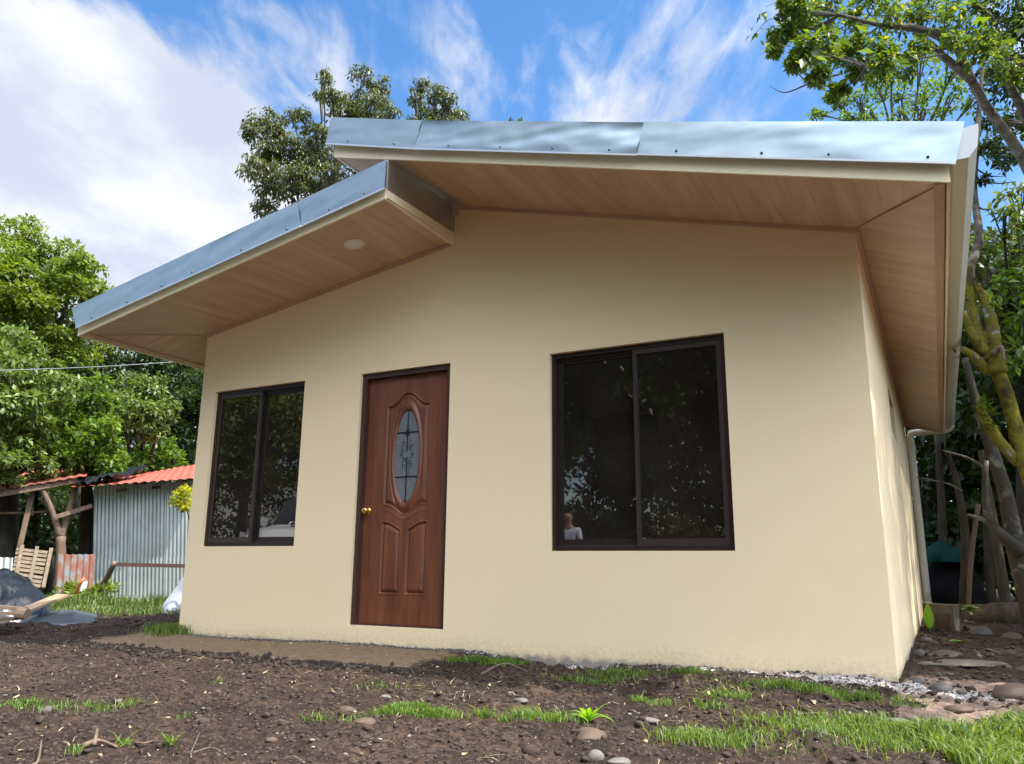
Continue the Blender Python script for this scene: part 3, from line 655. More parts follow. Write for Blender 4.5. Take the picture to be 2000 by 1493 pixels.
# side window
b = MB(); y0, y1, z0, z1 = SWN
b.box(XR-.10, XR-.05, y0, y0+.04, z0, z1); b.box(XR-.10, XR-.05, y1-.04, y1, z0, z1); b.box(XR-.10, XR-.05, y0+.04, y1-.04, z0, z0+.04); b.box(XR-.10, XR-.05, y0+.04, y1-.04, z1-.04, z1)
sw = b.build('window', M_alu, house); OR[sw.name] = OR[house.name]
MB().add([(XR-.075, y0+.04, z0+.04), (XR-.075, y1-.04, z0+.04), (XR-.075, y1-.04, z1-.04), (XR-.075, y0+.04, z1-.04)], [(0, 1, 2, 3)]).build('pane', M_glass, sw)

# --- door
b = MB(); b.box(.003, .045, .03, .13, .004, DH-.003); b.box(DW-.045, DW-.003, .03, .13, .004, DH-.003); b.box(.045, DW-.045, .03, .13, DH-.045, DH-.003); b.box(.045, DW-.045, .06, .13, .002, .012)
b.build('door_frame', M_jamb, house)
dx0, dx1, dz0, dz1 = .047, DW-.047, .013, DH-.047; dw, dh = dx1-dx0, dz1-dz0
NU, NV = 190, 440
U, T = np.meshgrid(np.linspace(0, 1, NU), np.linspace(0, 1, NV))
xm_ = (U-.5)*dw; zz_ = T*dh
def sstp(v, lo, hi): q = np.clip((v-lo)/(hi-lo), 0, 1); return q*q*(3-2*q)
oc, orx, orz = .666*dh, .128, .188*dh
def ogee(c, amp, half=.26*dw): # arch curve across the panel, height c at the sides, +amp at the centre
    q = np.clip(np.abs(xm_)/half, 0, 1); return c+amp*(.5+.5*np.cos(np.pi*np.clip(q*1.15, 0, 1)))
half = .255*dw
dist_oval = (np.sqrt((xm_/orx)**2+((zz_-oc)/orz)**2)-1)*orx
sd_up = np.minimum.reduce([half-np.abs(xm_), ogee(.874*dh, .052*dh)-zz_, zz_-ogee(.472*dh, -.040*dh)])      # inside > 0
belt_lo = ogee(.400*dh, -.034*dh)
sd_l = []
for sgn in (-1, 1):
    cxp = sgn*.155*dw; hw = .105*dw
    sd_l.append(np.minimum.reduce([hw-np.abs(xm_-cxp), belt_lo-.012-zz_, zz_-.120*dh]))
def bevel(sd, w=.030):   # raised and fielded panel: groove at the edge, bevel up to a field
    gr = -.010*np.exp(-((sd-.006)/.005)**2); fld = np.where(sd > 0, -.007+.012*sstp(sd, .012, w), 0)
    bead = .005*np.exp(-((sd+.009)/.006)**2)
    return gr+fld+bead
D = bevel(sd_up, .04)
for s_ in sd_l: D = D+bevel(s_, .034)
D = D+.004*np.exp(-((zz_-ogee(.445*dh, -.036*dh))/.010)**2)*(np.abs(xm_) < half)*.8
rim = .012*np.exp(-((dist_oval-.014)/.010)**2)-.008*np.exp(-((dist_oval-.034)/.006)**2)
D = D*sstp(dist_oval, .02, .05)+rim
D = np.where(dist_oval < .002, -.014, D)
for u_ in (.245, .755): D = D-.0012*np.exp(-((U-u_)*dw/.0015)**2)*((T < .12) | (T > .92))
YD = .082
V = np.stack([dx0+U*dw, YD-D, dz0+T*dh], -1).reshape(-1, 3)
i = (np.arange(NU-1)[None]+np.arange(NV-1)[:, None]*NU).ravel(); F = np.stack([i, i+1, i+1+NU, i+NU], 1)
door = mesh('door', V, F, M_door, house, smooth=True); OR[door.name] = OR[house.name]
MB().box(dx0, dx1, YD+.016, YD+.04, dz0, dz1).build('door_core', M_door, door)
ocx, ocz = dx0+dw/2, dz0+oc; gy = YD+.010
k = 48; V = [(ocx, gy, ocz)]+[(ocx+orx*math.cos(2*math.pi*j/k), gy, ocz+orz*math.sin(2*math.pi*j/k)) for j in range(k)]
mesh('oval_glass', V, [(0, 1+j, 1+(j+1) % k) for j in range(k)], M_frost, door)
def came(pts, r=.0042): MB().tube(pts, r, 6).build('came_bar', M_came, door)
gy2 = gy-.005
came([(ocx, gy2, ocz-orz), (ocx, gy2, ocz-.02)]); came([(ocx, gy2, ocz+.03), (ocx, gy2, ocz+orz)])
for v_ in (.762, .579):
    z_ = dz0+v_*dh; hw = orx*math.sqrt(1-((z_-ocz)/orz)**2); came([(ocx-hw, gy2, z_), (ocx+hw, gy2, z_)])
M_scroll = mat('silver_scroll_lead', (.16, .17, .20), rough=.3, metal=.7)
def scroll(cx_, cz_, s_, fl, r0=.030, turns=1.4, ph=0):
    pts = []
    for j in range(26):
        a = j/25; r = r0*(1-a*.78); t = ph+fl*a*turns*2*math.pi; pts.append((cx_+r*math.cos(t)*s_, gy2-.001, cz_+r*math.sin(t)))
    return pts
b = MB()
for sg in (-1, 1):
    for (ox, oz, r, ph) in ((.036, .105, .028, -1.4), (.052, .055, .024, 1.4), (.040, -.075, .026, 1.2), (.020, -.035, .018, -1.2), (.058, .010, .016, 0)):
        b.tube(scroll(ocx+sg*ox, ocz+oz, sg, 1, r, 1.35, ph), .0022, 5)
    b.tube(smoothpath([(ocx+sg*.012, gy2, ocz-.02), (ocx+sg*.05, gy2, ocz-.01), (ocx+sg*.062, gy2, ocz+.03), (ocx+sg*.045, gy2, ocz+.075), (ocx, gy2, ocz+.062)]), .0022, 5)
    b.tube(smoothpath([(ocx+sg*.03, gy2, ocz-.07), (ocx+sg*.026, gy2, ocz-.13), (ocx+sg*.012, gy2, ocz-.17)]), .002, 5)
b.build('scroll_ornament', M_scroll, door)
b = MB()
for zc_ in (dz0+.762*dh, ):
    for t in range(4):
        b.tube(scroll(ocx+.016*math.cos(t*math.pi/2+.78), zc_+.020*math.sin(t*math.pi/2+.78), 1, 1, .014, 1, t), .0018, 5)
b.tube([(ocx, gy2-.003, zc_-.008), (ocx, gy2-.004, zc_+.008)], .012, 8); b.build('rosette', M_came, door)
kx_, kz_ = dx0+.052*dw, dz0+.445*dh
b = MB(); b.tube([(kx_, YD-.001, kz_), (kx_, YD-.008, kz_), (kx_, YD-.010, kz_)], [.031, .029, .013], 20); b.tube([(kx_, YD-.006, kz_), (kx_, YD-.028, kz_), (kx_, YD-.034, kz_), (kx_, YD-.046, kz_), (kx_, YD-.060, kz_), (kx_, YD-.066, kz_), (kx_, YD-.067, kz_)], [.012, .012, .022, .028, .026, .016, .004], 20)
b.build('door_knob', M_brass, door, smooth=True)

# rough plaster and mortar crumbs squeezed out at the wall foot
def crumbs(name, n, fx, fy, rmin, rmax, m, label, cat='debris', flat=.6, seed=3, sub=0):
    rg = np.random.default_rng(seed)
    ico = np.array([(0, 0, 1), (.894, 0, .447), (.276, .851, .447), (-.724, .526, .447), (-.724, -.526, .447), (.276, -.851, .447), (.724, .526, -.447), (-.276, .851, -.447), (-.894, 0, -.447), (-.276, -.851, -.447), (.724, -.526, -.447), (0, 0, -1)])
    fc = np.array([(0, 1, 2), (0, 2, 3), (0, 3, 4), (0, 4, 5), (0, 5, 1), (1, 6, 2), (2, 7, 3), (3, 8, 4), (4, 9, 5), (5, 10, 1), (6, 7, 2), (7, 8, 3), (8, 9, 4), (9, 10, 5), (10, 6, 1), (6, 11, 7), (7, 11, 8), (8, 11, 9), (9, 11, 10), (10, 11, 6)])
    x_, y_ = fx(rg, n), fy(rg, n)
    if name == 'soil_clods': kk = tanmask(x_, y_) < .3; x_, y_ = x_[kk], y_[kk]; n = len(x_)
    r = rmin+(rmax-rmin)*rg.random(n)**3.5; z_ = HG(x_, y_)
    st = .8+rg.random((n, 3))*.9; a = rg.random(n)*6.28
    P = ico[None]*(r[:, None, None]*st[:, None, :])*(1+.75*(rg.random((n, 12, 1))-.5))
    P[..., 2] *= flat
    c, s_ = np.cos(a)[:, None], np.sin(a)[:, None]
    Q = np.stack([P[..., 0]*c-P[..., 1]*s_, P[..., 0]*s_+P[..., 1]*c, P[..., 2]], -1)+np.stack([x_, y_, z_+r*flat*.35], 1)[:, None]
    F = (fc[None]+np.arange(n)[:, None, None]*12).reshape(-1, 3)
    o = mesh(name, Q.reshape(-1, 3), F, m, smooth=False); tag(o, label, cat, kind='stuff'); return o
crumbs('soil_clods', 20000, lambda g_, n: g_.uniform(-4.6, 5.6, n), lambda g_, n: -3.9+4.0*g_.random(n), .002, .015, M_clod, 'dark crumbly soil clods strewn over the dug yard', 'soil', .7, 5)
crumbs('soil_clods', 2600, lambda g_, n: g_.uniform(-9, -3.0, n), lambda g_, n: g_.uniform(-3, 3.0, n), .008, .035, M_clod, 'dark soil clods in the far part of the yard by the plastic sheeting', 'soil', .6, 6)
crumbs('large_clods', 420, lambda g_, n: g_.uniform(-4.4, 5.0, n), lambda g_, n: -3.9+3.0*g_.random(n), .008, .026, M_clod, 'larger dark soil clods among the crumbs', 'soil', .7, 77)
crumbs('ridge_clods', 1500, lambda g_, n: g_.uniform(-2.3, 1.2, n), lambda g_, n: g_.normal(-.90, .06, n), .004, .022, M_clod, 'line of soil clods edging the tan strip under the door', 'soil', .8, 7)
crumbs('mortar_crumbs', 2600, lambda g_, n: g_.uniform(-2.0, 4.3, n), lambda g_, n: -.015-np.abs(g_.normal(0, .045, n)), .002, .010, M_rockg, 'grey mortar and plaster crumbs along the foot of the front wall', 'debris', .7, 8)
crumbs('pebbles', 1500, lambda g_, n: g_.uniform(-4.6, 5.6, n), lambda g_, n: -3.9+4.0*g_.random(n), .002, .011, M_peb, 'pale pebbles and chips scattered on the dark soil', 'gravel', .5, 9)
crumbs('side_gravel', 2200, lambda g_, n: 4.12+np.abs(g_.normal(0, .6, n)), lambda g_, n: g_.uniform(-.3, 8, n), .003, .022, M_clod, 'soil lumps and gravel beside the shaded side wall', 'gravel', .6, 10)
crumbs('side_gravel', 260, lambda g_, n: 4.14+np.abs(g_.normal(0, .7, n)), lambda g_, n: g_.uniform(-.3, 8, n), .003, .022, M_rockg, 'grey stones in the soil beside the shaded side wall', 'gravel', .6, 12)
crumbs('white_plaster_crumbs', 2600, lambda g_, n: g_.normal(3.95, .38, n), lambda g_, n: -.03-np.abs(g_.normal(0, .10, n)), .0015, .006, M_plast, 'white plaster crumbs spilled at the house corner', 'debris', .6, 13)

# ------------------------------------------------------------------ stones that can be told apart
def stone(pos, rx, ry, rz, m, label, name='stone', rot=0, seed=0, group='loose stones on the yard'):
    rg = random.Random(seed); V = []; F = []; nu, nv = 14, 9; c, s_ = math.cos(rot), math.sin(rot)
    ph = [rg.random()*6 for _ in range(6)]
    for j in range(nv+1):
        th = math.pi*j/nv
        for k in range(nu):
            t = 2*math.pi*k/nu; d = 1+.13*math.sin(2*t+ph[0])+.11*math.sin(3*t+ph[1]+th*2)+.09*math.cos(3*th+ph[2]+t)+rg.uniform(-.07, .07)*(0 < j < nv)
            xx, yy, zz = rx*math.sin(th)*math.cos(t)*d, ry*math.sin(th)*math.sin(t)*d, rz*math.cos(th)*(1+.06*math.sin(t*2+ph[3]))
            V.append((pos[0]+xx*c-yy*s_, pos[1]+xx*s_+yy*c, pos[2]+zz+rz*.12))
    for j in range(nv):
        for k in range(nu): F.append((j*nu+k, j*nu+(k+1) % nu, (j+1)*nu+(k+1) % nu, (j+1)*nu+k)[::-1])
    return tag(mesh(name, V, F, m, smooth=True), label, 'stone', group)
ST = [ # px, py (foot), width px, height px, mat, label
 (1150, 1443, 60, 34, M_rock, 'brown wedge shaped stone just below the bright broadleaf weed'),
 (1163, 1478, 28, 30, M_rockp, 'pale upright stone at the lower edge under the broadleaf weed'),
 (712, 1415, 42, 17, M_rock, 'flat oval brown stone by the small bright grass patch'),
 (676, 1384, 30, 18, M_rock, 'brown angular stone above the flat oval stone on the dark soil'),
 (752, 1366, 20, 12, M_rockp, 'small pale stone between the grass patch and the door strip'),
 (530, 1447, 24, 12, M_rock, 'small tan stone alone in the soil below the door'),
 (94, 1391, 24, 15, M_rockg, 'grey stone among sparse weeds in the near dark soil'),
 (395, 1410, 24, 12, M_rock, 'reddish stone in the middle of the dark soil'),
 (1265, 1412, 36, 10, M_rockp, 'flat pinkish stone to the side of the broadleaf weed'),
 (1018, 1385, 26, 10, M_rockp, 'white chip of stone beside the thin grass tuft'),
 (1838, 1352, 34, 22, M_rockg, 'round grey stone by the white plaster at the corner'),
 (1842, 1326, 22, 14, M_rockp, 'small tan stone behind the round grey one'),
 (1875, 1394, 44, 16, M_rock, 'smooth tan stone half sunk beside the lush grass'),
 (1848, 1280, 56, 22, M_rock, 'long smooth brown stone beside the side wall'),
 (1985, 1362, 72, 40, M_rock, 'large brown boulder in the pinkish soil by the frame edge'),
 (1975, 1248, 36, 20, M_rock, 'brown stone in shade beyond the large boulder'),
 (1915, 1240, 36, 26, M_rockg, 'grey angular rock at the foot of the small leafy seedling'),
 (1753, 1413, 42, 12, M_rockp, 'flat whitish stone lying at the edge of the grass'),
 (1608, 1437, 22, 16, M_rockg, 'bluish grey stone in the grass under the house corner'),
 (1790, 1338, 30, 14, M_rockg, 'grey mortar lump touching the house corner'),
 (1797, 1278, 24, 20, M_rockg, 'grey mortar lump against the side wall'),
 (1808, 1250, 18, 12, M_rockg, 'small grey stone against the side wall'),
 (233, 1376, 14, 8, M_rockp, 'tiny white stone far out on the dark soil'),
 (1210, 1492, 44, 14, M_rockp, 'pale crumbly stone on the lower edge near the wilted weed'),
 (930, 1287, 16, 8, M_rockg, 'small grey stone at the wall foot beside the door strip'),
 (1945, 1305, 40, 10, M_rock, 'flat brown stone between the boulder and the side wall')]
for k, (px, py, w, h, m, lb_) in enumerate(ST):
    p = g(px, py); d = np.linalg.norm(p-CAM); s_ = d/(FF*1000)
    stone(p, w*s_/2, w*s_/2*.75, h*s_/2*.95, m, lb_, rot=YAW+random.uniform(-.3, .3), seed=k)
# brownish slab half buried at the side
p = g(1880, 1300); stone(p, .30, .2, .02, M_block, 'broad flat slab of mortar lying beside the side wall', rot=.5, seed=91)

# ------------------------------------------------------------------ grass, straw, litter
def blades(name, pts, hmin, hmax, w, m, label, cat, seed=0, lean=.5, kind='stuff'):
    rg = np.random.default_rng(seed); n = len(pts); h = hmin+(hmax-hmin)*rg.random(n); a = rg.random(n)*6.283; l = lean*h*(.3+rg.random(n)); b = rg.random(n)*6.283
    dx, dy = np.cos(a), np.sin(a); wx, wy = np.cos(b)*w/2, np.sin(b)*w/2; Z = np.zeros(n)
    B = np.array(pts)
    P = [B+np.stack([-wx, -wy, Z-.005], 1), B+np.stack([wx, wy, Z-.005], 1), B+np.stack([dx*l*.3+wx*.8, dy*l*.3+wy*.8, h*.55], 1), B+np.stack([dx*l*.3-wx*.8, dy*l*.3-wy*.8, h*.55], 1), B+np.stack([dx*l, dy*l, h*(.92-.25*lean)], 1)]
    V = np.stack(P, 1).reshape(-1, 3); o = np.arange(n)[:, None]*5
    F = np.concatenate([o+[0, 1, 2], o+[0, 2, 3], o+[3, 2, 4]], 0)
    ob = mesh(name, V, F, m, smooth=False); 
    return tag(ob, label, cat, kind=kind)
def patch(px, py, n, rx, ry, seed):
    rg = np.random.default_rng(seed); c = g(px, py); x_ = c[0]+rg.normal(0, rx, n); y_ = c[1]+rg.normal(0, ry, n)
    y_ = np.where((x_ < XR+.02) & (x_ > XL) & (y_ > -.015), -.02-np.abs(rg.normal(0, .02, n)), y_)
    return np.stack([x_, y_, HG(x_, y_)], 1)
L1 = []
rg = np.random.default_rng(40)
# lush grass on the near right
pt = rg.uniform([3.75, -2.4], [6.2, -.60], (36000, 2))
edge = -.86-.8*np.clip(4.72-pt[:, 0], 0, 2)+.16*fbm(pt[:, 0]*2.5, pt[:, 1]*2.5, 3, 4)
k = (pt[:, 1] < edge) & (pt[:, 0] > 4.30+.25*fbm(pt[:, 0]*3, pt[:, 1]*3, 2, 8)-.25*(pt[:, 1]+1.2)) & (pt[:, 1] > -2.1)
pt = pt[k]; blades('lush_grass', np.column_stack([pt, HG(pt[:, 0], pt[:, 1])]), .035, .12, .008, L_lush, 'bright lush grass in the near corner beside the pinkish soil', 'grass', 1, .8)
G = []
for (px, py, n, rx, ry) in [(1650, 1425, 700, .15, .09), (1700, 1432, 700, .13, .10), (1570, 1428, 200, .10, .07), (1350, 1440, 260, .07, .06), (1400, 1452, 260, .07, .05), (1460, 1440, 240, .09, .07), (1310, 1440, 120, .05, .05), (1500, 1420, 120, .10, .05), (1480, 1470, 60, .1, .05), (1750, 1455, 900, .16, .12), (1830, 1440, 900, .14, .10)]:
    G.append(patch(px, py, n, rx, ry, px))
blades('grass_tufts', np.concatenate(G), .02, .075, .005, L_lush, 'fresh green grass tufts on the soil in front of the house corner', 'grass', 2, .9)
G = []
for (px, py, n, rx, ry) in [(815, 1396, 900, .10, .035), (760, 1398, 300, .06, .03), (850, 1398, 400, .07, .03), (930, 1300, 1000, .11, .05), (965, 1303, 300, .08, .04), (1000, 1302, 250, .06, .03), (940, 1398, 90, .03, .02), (1010, 1410, 250, .08, .03), (1050, 1402, 250, .07, .03), (1090, 1412, 200, .06, .03), (1210, 1320, 500, .12, .05), (1160, 1330, 300, .14, .05), (1345, 1325, 280, .07, .03), (1250, 1372, 80, .03, .02), (1290, 1380, 80, .05, .02), (1420, 1368, 260, .07, .03), (1385, 1385, 120, .05, .02), (1560, 1352, 500, .13, .05), (1620, 1360, 300, .10, .05), (1690, 1370, 260, .06, .03), (1770, 1385, 120, .05, .03), (1500, 1350, 300, .2, .05), (40, 1380, 160, .07, .04), (180, 1385, 120, .12, .03), (250, 1385, 60, .06, .03), (100, 1388, 120, .14, .04), (430, 1335, 20, .03, .02), (148, 1475, 50, .015, .012), (240, 1455, 40, .025, .015), (358, 1402, 25, .02, .02), (330, 1470, 12, .02, .01), (760, 1345, 60, .12, .03), (620, 1410, 60, .05, .02), (690, 1410, 60, .05, .02)]:
    G.append(patch(px, py, n, rx, ry, px+7))
blades('sparse_grass', np.concatenate(G), .015, .065, .0045, L_grass, 'sparse yellowish grass and weeds growing through the dug soil', 'grass', 3, 1.0)
# grass by the left house corner and before the shed
G = [patch(345, 1238, 900, .11, .10, 5)]
blades('corner_grass', G[0]+[-.10, 0, 0], .04, .13, .006, L_lush, 'small green grass clump at the far front corner of the house', 'grass', 4, .6)
pt = rg.uniform([-11.5, 1.0], [-2.6, 9.5], (60000, 2))
D_ = np.hypot(pt[:, 0]-CAM[0], pt[:, 1]-CAM[1])
k = (D_ > 11.6+.5*fbm(pt[:, 0]*1.2, pt[:, 1]*1.2, 3, 12)) & (D_ < 17)
pt = pt[k]; tall = np.clip(.5+fbm(pt[:, 0]*.9, pt[:, 1]*.9, 2, 31)*1.2, 0, 1)
zz = HG(pt[:, 0], pt[:, 1])
blades('shed_grass', np.column_stack([pt, zz])[tall < .55], .05, .14, .012, L_far, 'short grass between the dug soil and the tin shed', 'grass', 5, .8)
blades('tall_shed_grass', np.column_stack([pt, zz])[tall >= .55], .12, .30, .013, L_far, 'taller green grass growing along the foot of the tin shed', 'grass', 6, .5)
# straw and dry leaves
def litter(name, n, xr, yr, lmin, lmax, w, m, label, seed):
    rg = np.random.default_rng(seed); x_ = rg.uniform(*xr, n); y_ = rg.uniform(*yr, n); a = rg.random(n)*6.28; L = lmin+(lmax-lmin)*rg.random(n)**2.5
    z_ = HG(x_, y_)+.006; c, s_ = np.cos(a), np.sin(a); ww = w*(.5+rg.random(n)); k_ = (rg.random(n)-.5)*L*.5
    mid = np.stack([x_+c*L/2-s_*k_, y_+s_*L/2+c*k_, z_+.010*rg.random(n)], 1)
    A_ = np.stack([x_, y_, z_], 1); xe, ye = x_+c*L, y_+s_*L; C_ = np.stack([xe, ye, HG(xe, ye)+.006+rg.random(n)*.01], 1); o_ = np.stack([-s_*ww, c*ww, 0*c], 1)
    V = np.stack([A_-o_*.4, A_+o_*.4, mid+o_, C_+o_*.3, C_-o_*.3, mid-o_], 1).reshape(-1, 3); o = np.arange(n)[:, None]*6
    F = np.concatenate([o+[0, 1, 2, 5], o+[5, 2, 3, 4]], 0)
    return tag(mesh(name, V, F, m), label, 'litter', kind='stuff')
litter('dry_straw', 900, (-4.4, 5.4), (-3.9, -.1), .015, .14, .0022, L_straw, 'dry straw and root bits lying on the soil', 51)
litter('wood_chips', 260, (-4.4, 5.4), (-3.9, -.1), .012, .05, .009, L_straw, 'dry leaves and wood chips lying on the soil', 52)
litter('light_straw', 500, (.6, 4.6), (-1.6, -.2), .02, .12, .002, L_straw, 'pale dead grass stems among the weeds by the wall', 53)
# twigs one can pick out
def twig(pts_px, r, m, label, name='twig'):
    P_ = [g(px, py)+[0, 0, r+dz] for px, py, dz in pts_px]; n_ = len(P_)
    return tag(MB().tube(smoothpath(P_, 4), [r*(1-.5*i/((n_-1)*4)) for i in range((n_-1)*4+1)], 6).build(name, m, smooth=True), label, 'twig', 'twigs on the soil')
twig([(1553, 1403, .0), (1590, 1406, .005), (1618, 1408, .005)], .008, M_pale, 'straight pale stick lying before the house corner')
twig([(160, 1470, .0), (190, 1460, .02), (228, 1466, .0)], .012, M_post, 'forked brown root piece in the near dark soil')
twig([(183, 1464, .01), (187, 1450, .04)], .009, M_post, 'short stub of root standing up from the brown root piece')
twig([(372, 1493, .0), (373, 1480, .01), (388, 1455, .02)], .004, M_pale, 'thin curved straw standing near the lower edge')
twig([(372, 1483, .0), (410, 1481, .01), (440, 1492, .0)], .005, M_post, 'thin brown twig bent along the lower edge')
twig([(60, 1492, 0), (74, 1488, .01), (78, 1470, .03)], .007, M_pale, 'pale forked twig in the lower corner of the soil')
twig([(940, 1322, .0), (985, 1313, .02), (1030, 1316, .0)], .008, M_post, 'brown root lying in front of the grass by the wall')
twig([(262, 1457, .0), (280, 1462, .01), (300, 1458, 0)], .006, M_post, 'thin brown stick beside the small grass sprout')

# broadleaf weed and seedlings
def leafblade(b, base, d, L, w, bend=.5, fold=.25, seg=5):
    d = np.array(d, float); d /= np.linalg.norm(d); side = np.cross(d, (0, 0, 1.0)); side /= np.linalg.norm(side)+1e-9; p = np.array(base, float); V = []; dd = d.copy()
    for k in range(seg+1):
        t = k/seg; ww = w*math.sin(math.pi*(.08+.92*t)**.8)*.5+.0008
        up = np.cross(side, dd)
        V += [p-side*ww+up*ww*fold, p, p+side*ww+up*ww*fold]
        dd = dd+np.array([0, 0, -bend/seg]); dd /= np.linalg.norm(dd); p = p+dd*L/seg
    F = []
    for k in range(seg): o = k*3; F += [(o, o+1, o+4, o+3), (o+1, o+2, o+5, o+4)]
    b.add(V, F)
M_weed = leafmat('weed_leaf', (.13, .30, .02), (.22, .42, .03), trans=.45, rough=.4)
w = g(1150, 1412); t_ = thing('broadleaf_weed', 'bright green broadleaf weed sprouting in the soil before the big window', 'weed', w)
for k in range(11):
    a = k*2.4; b = MB(); e_ = .5+.9*random.random(); leafblade(b, w+[.008*math.cos(a), .008*math.sin(a), 0], (math.cos(a)*.6, math.sin(a)*.6, e_), .09+.06*random.random(), .024, .9 if k % 3 else 1.6); b.build('leaf', M_weed, t_, smooth=True)
w = g(1817, 1236); w[2] = float(HG(w[0], w[1])); t_ = thing('seedling', 'single tall pale green leaf shoot beside the side wall', 'seedling', w)
b = MB(); leafblade(b, w+[0, 0, .04], (.0, .06, 1), .27, .10, .03, .1, 8); b.build('leaf', M_weed, t_, smooth=True); MB().tube([w, w+[0, 0, .06]], .004, 6).build('stem', M_weed, t_)
w = g(1868, 1256); t_ = thing('fallen_leaf', 'bright green round leaf lying on the shaded soil', 'leaf', w)
b = MB(); leafblade(b, w+[-.06, -.02, .03], (1, .1, .12), .13, .10, .2, .2); b.build('blade', M_weed, t_, smooth=True)
w = g(1905, 1235); t_ = thing('leafy_seedling', 'small seedling with a bunch of grey green leaves on a thin stem', 'seedling', w)
tp = at(1893, 1190, math.hypot(*(w-CAM)[:2])); MB().tube(smoothpath([w, (w+tp)/2+[.02, 0, 0], tp]), .007, 6).build('stem', M_pale, t_, smooth=True)
M_seed = leafmat('grey_green_leaf', (.10, .16, .06), (.24, .30, .13), trans=.3)
for k in range(14):
    a = k*2.4; b = MB(); leafblade(b, tp+[0, 0, -.02+.05*(k/14)], (math.cos(a), math.sin(a), .1+.5*(k/14)), .15+.04*random.random(), .08, .7, .15); b.build('leaf', M_seed, t_, smooth=True)
for (px, py, lb_) in [(332, 1470, 'tiny green sprout near the lower edge of the soil'), (940, 1398, 'thin grass tuft beside the bright grass patch'), (1250, 1372, 'single spiky grass tuft in front of the big window'), (240, 1458, 'spreading grass sprout low in the near soil'), (1420, 1362, 'upright grass tuft in front of the window corner'), (1690, 1372, 'small grass tuft under the house corner'), (1060, 1408, 'yellowish grass tuft beside the broadleaf weed')]:
    w = g(px, py); t_ = thing('grass_tuft', lb_, 'grass tuft', w, 'single grass tufts on the soil')
    for k in range(9):
        a = k*2.4+px; b = MB(); leafblade(b, w, (math.cos(a)*.7, math.sin(a)*.7, .5+random.random()), .06+.05*random.random(), .006, .8, .2, 4); b.build('blade', L_lush if k % 3 else L_grass, t_)

# ------------------------------------------------------------------ shed and its clutter, left background
def corrugated(p00, p10, p01, p11, pitch, amp, over=0.0):
    """sheet between bottom edge p00-p10 and top edge p01-p11, ribs running bottom to top"""
    p00, p10, p01, p11 = [np.array(p, float) for p in (p00, p10, p01, p11)]
    W_ = np.linalg.norm(p10-p00); n_ = max(8, int(W_/pitch*8)); nv = np.cross(p10-p00, p01-p00); nv /= np.linalg.norm(nv)
    V = []
    for j in range(3):
        v_ = j/2
        for k in range(n_+1):
            u_ = k/n_; p = (p00*(1-u_)+p10*u_)*(1-v_)+(p01*(1-u_)+p11*u_)*v_
            V.append(p+nv*amp*math.sin(u_*W_/pitch*2*math.pi))
    F = [(j*(n_+1)+k, j*(n_+1)+k+1, (j+1)*(n_+1)+k+1, (j+1)*(n_+1)+k) for j in range(2) for k in range(n_)]
    return V, F
DS = 15.6
S00, S01 = at(182, 1166, DS), at(184, 952, DS); S10, S11 = at(395, 1166, 14.8), at(395, 938, 14.8)
S00[2] = S10[2] = -.25
shed = thing('tin_shed', 'corrugated tin shed with a red sheet roof behind the yard', 'shed', (S00[0], S00[1], -.2))
for r_, (va, vb) in enumerate(((0, .40), (.385, 1))):
    for k in range(3):
        u0, u1 = k/3, (k+1)/3
        q = lambda u, v: (S00*(1-u)+S10*u)*(1-v)+(S01*(1-u)+S11*u)*v
        n_ = np.array([-.45, -.9, 0])*.006*r_
        off = np.array([.3, -.9, 0])*(-.010 if r_ == 0 else .0)*(-1)
        Vv, Ff = corrugated(q(u0, va)+off, q(u1+.01, va)+off, q(u0, vb)+off, q(u1+.01, vb)+off, .066, .010)
        mesh('wall_sheet', Vv, Ff, M_corr, shed, smooth=True)
bk = np.array([-1.2, 3.2, 0])
MB().hexa([S00, S00+bk, S00+bk+[.03, .01, 0], S00+[.03, .01, 0], S01, S01+bk+[0, 0, .3], S01+bk+[.03, .01, .3], S01+[.03, .01, 0]]).build('side_wall', M_corr, shed)
# roof sheets
rl0, rl1 = at(133, 952, 15.2), at(400, 933, 14.4); rt0, rt1 = at(215, 935, 18.0), at(400, 905, 16.8)
for k in range(3):
    u0, u1 = k/3, (k+1)/3; Vv, Ff = corrugated(rl0*(1-u0)+rl1*u0, rl0*(1-u1)+rl1*u1, rt0*(1-u0)+rt1*u0+[0, 0, .004*k], rt0*(1-u1)+rt1*u1, .15, .009); mesh('roof_sheet', Vv, Ff, M_red, shed, smooth=True)
for (px) in (238, 308, 378):
    a = at(px-11, 955-(px-238)*.08, 15.1); c = at(px+11, 953-(px-238)*.08, 15.1); MB().beam(a+[0, 0, -.03], c+[0, 0, -.03], .04, .05).build('rafter_end', M_beam, shed)
# open lean-to
lean = thing('open_shelter', 'open post shelter under a red tin roof beside the shed', 'shelter', at(60, 1160, 16.5)*[1, 1, 0]+[0, 0, -.17])
for k in range(3):
    q0, q1 = -130+k*100, -130+(k+1)*100; yl = lambda px: 958-(px)*.17; yt = lambda px: 934-(px)*.085
    Vv, Ff = corrugated(at(q0, yl(q0), 15.3), at(q1, yl(q1), 15.3), at(q0, yt(q0)-8, 18.5), at(q1, yt(q1)-8, 18.5), .15, .009); mesh('roof_sheet', Vv, Ff, M_red, lean, smooth=True)
def post(pts, r, m, parent, name='post'): return MB().tube(smoothpath(pts, 4), interp(r, 4), 9, jit=.12).build(name, m, parent, smooth=True)
MB().beam(at(-120, 985, 15.4), at(150, 937, 15.4), .07, .12).build('eave_beam', M_post, lean)
yb_ = at(113, 1162, 15.5); yb_[2] = -.2
post([yb_, at(118, 1100, 15.5), at(119, 1048, 15.5)], [.085, .075, .075], M_post, lean, 'forked_post')
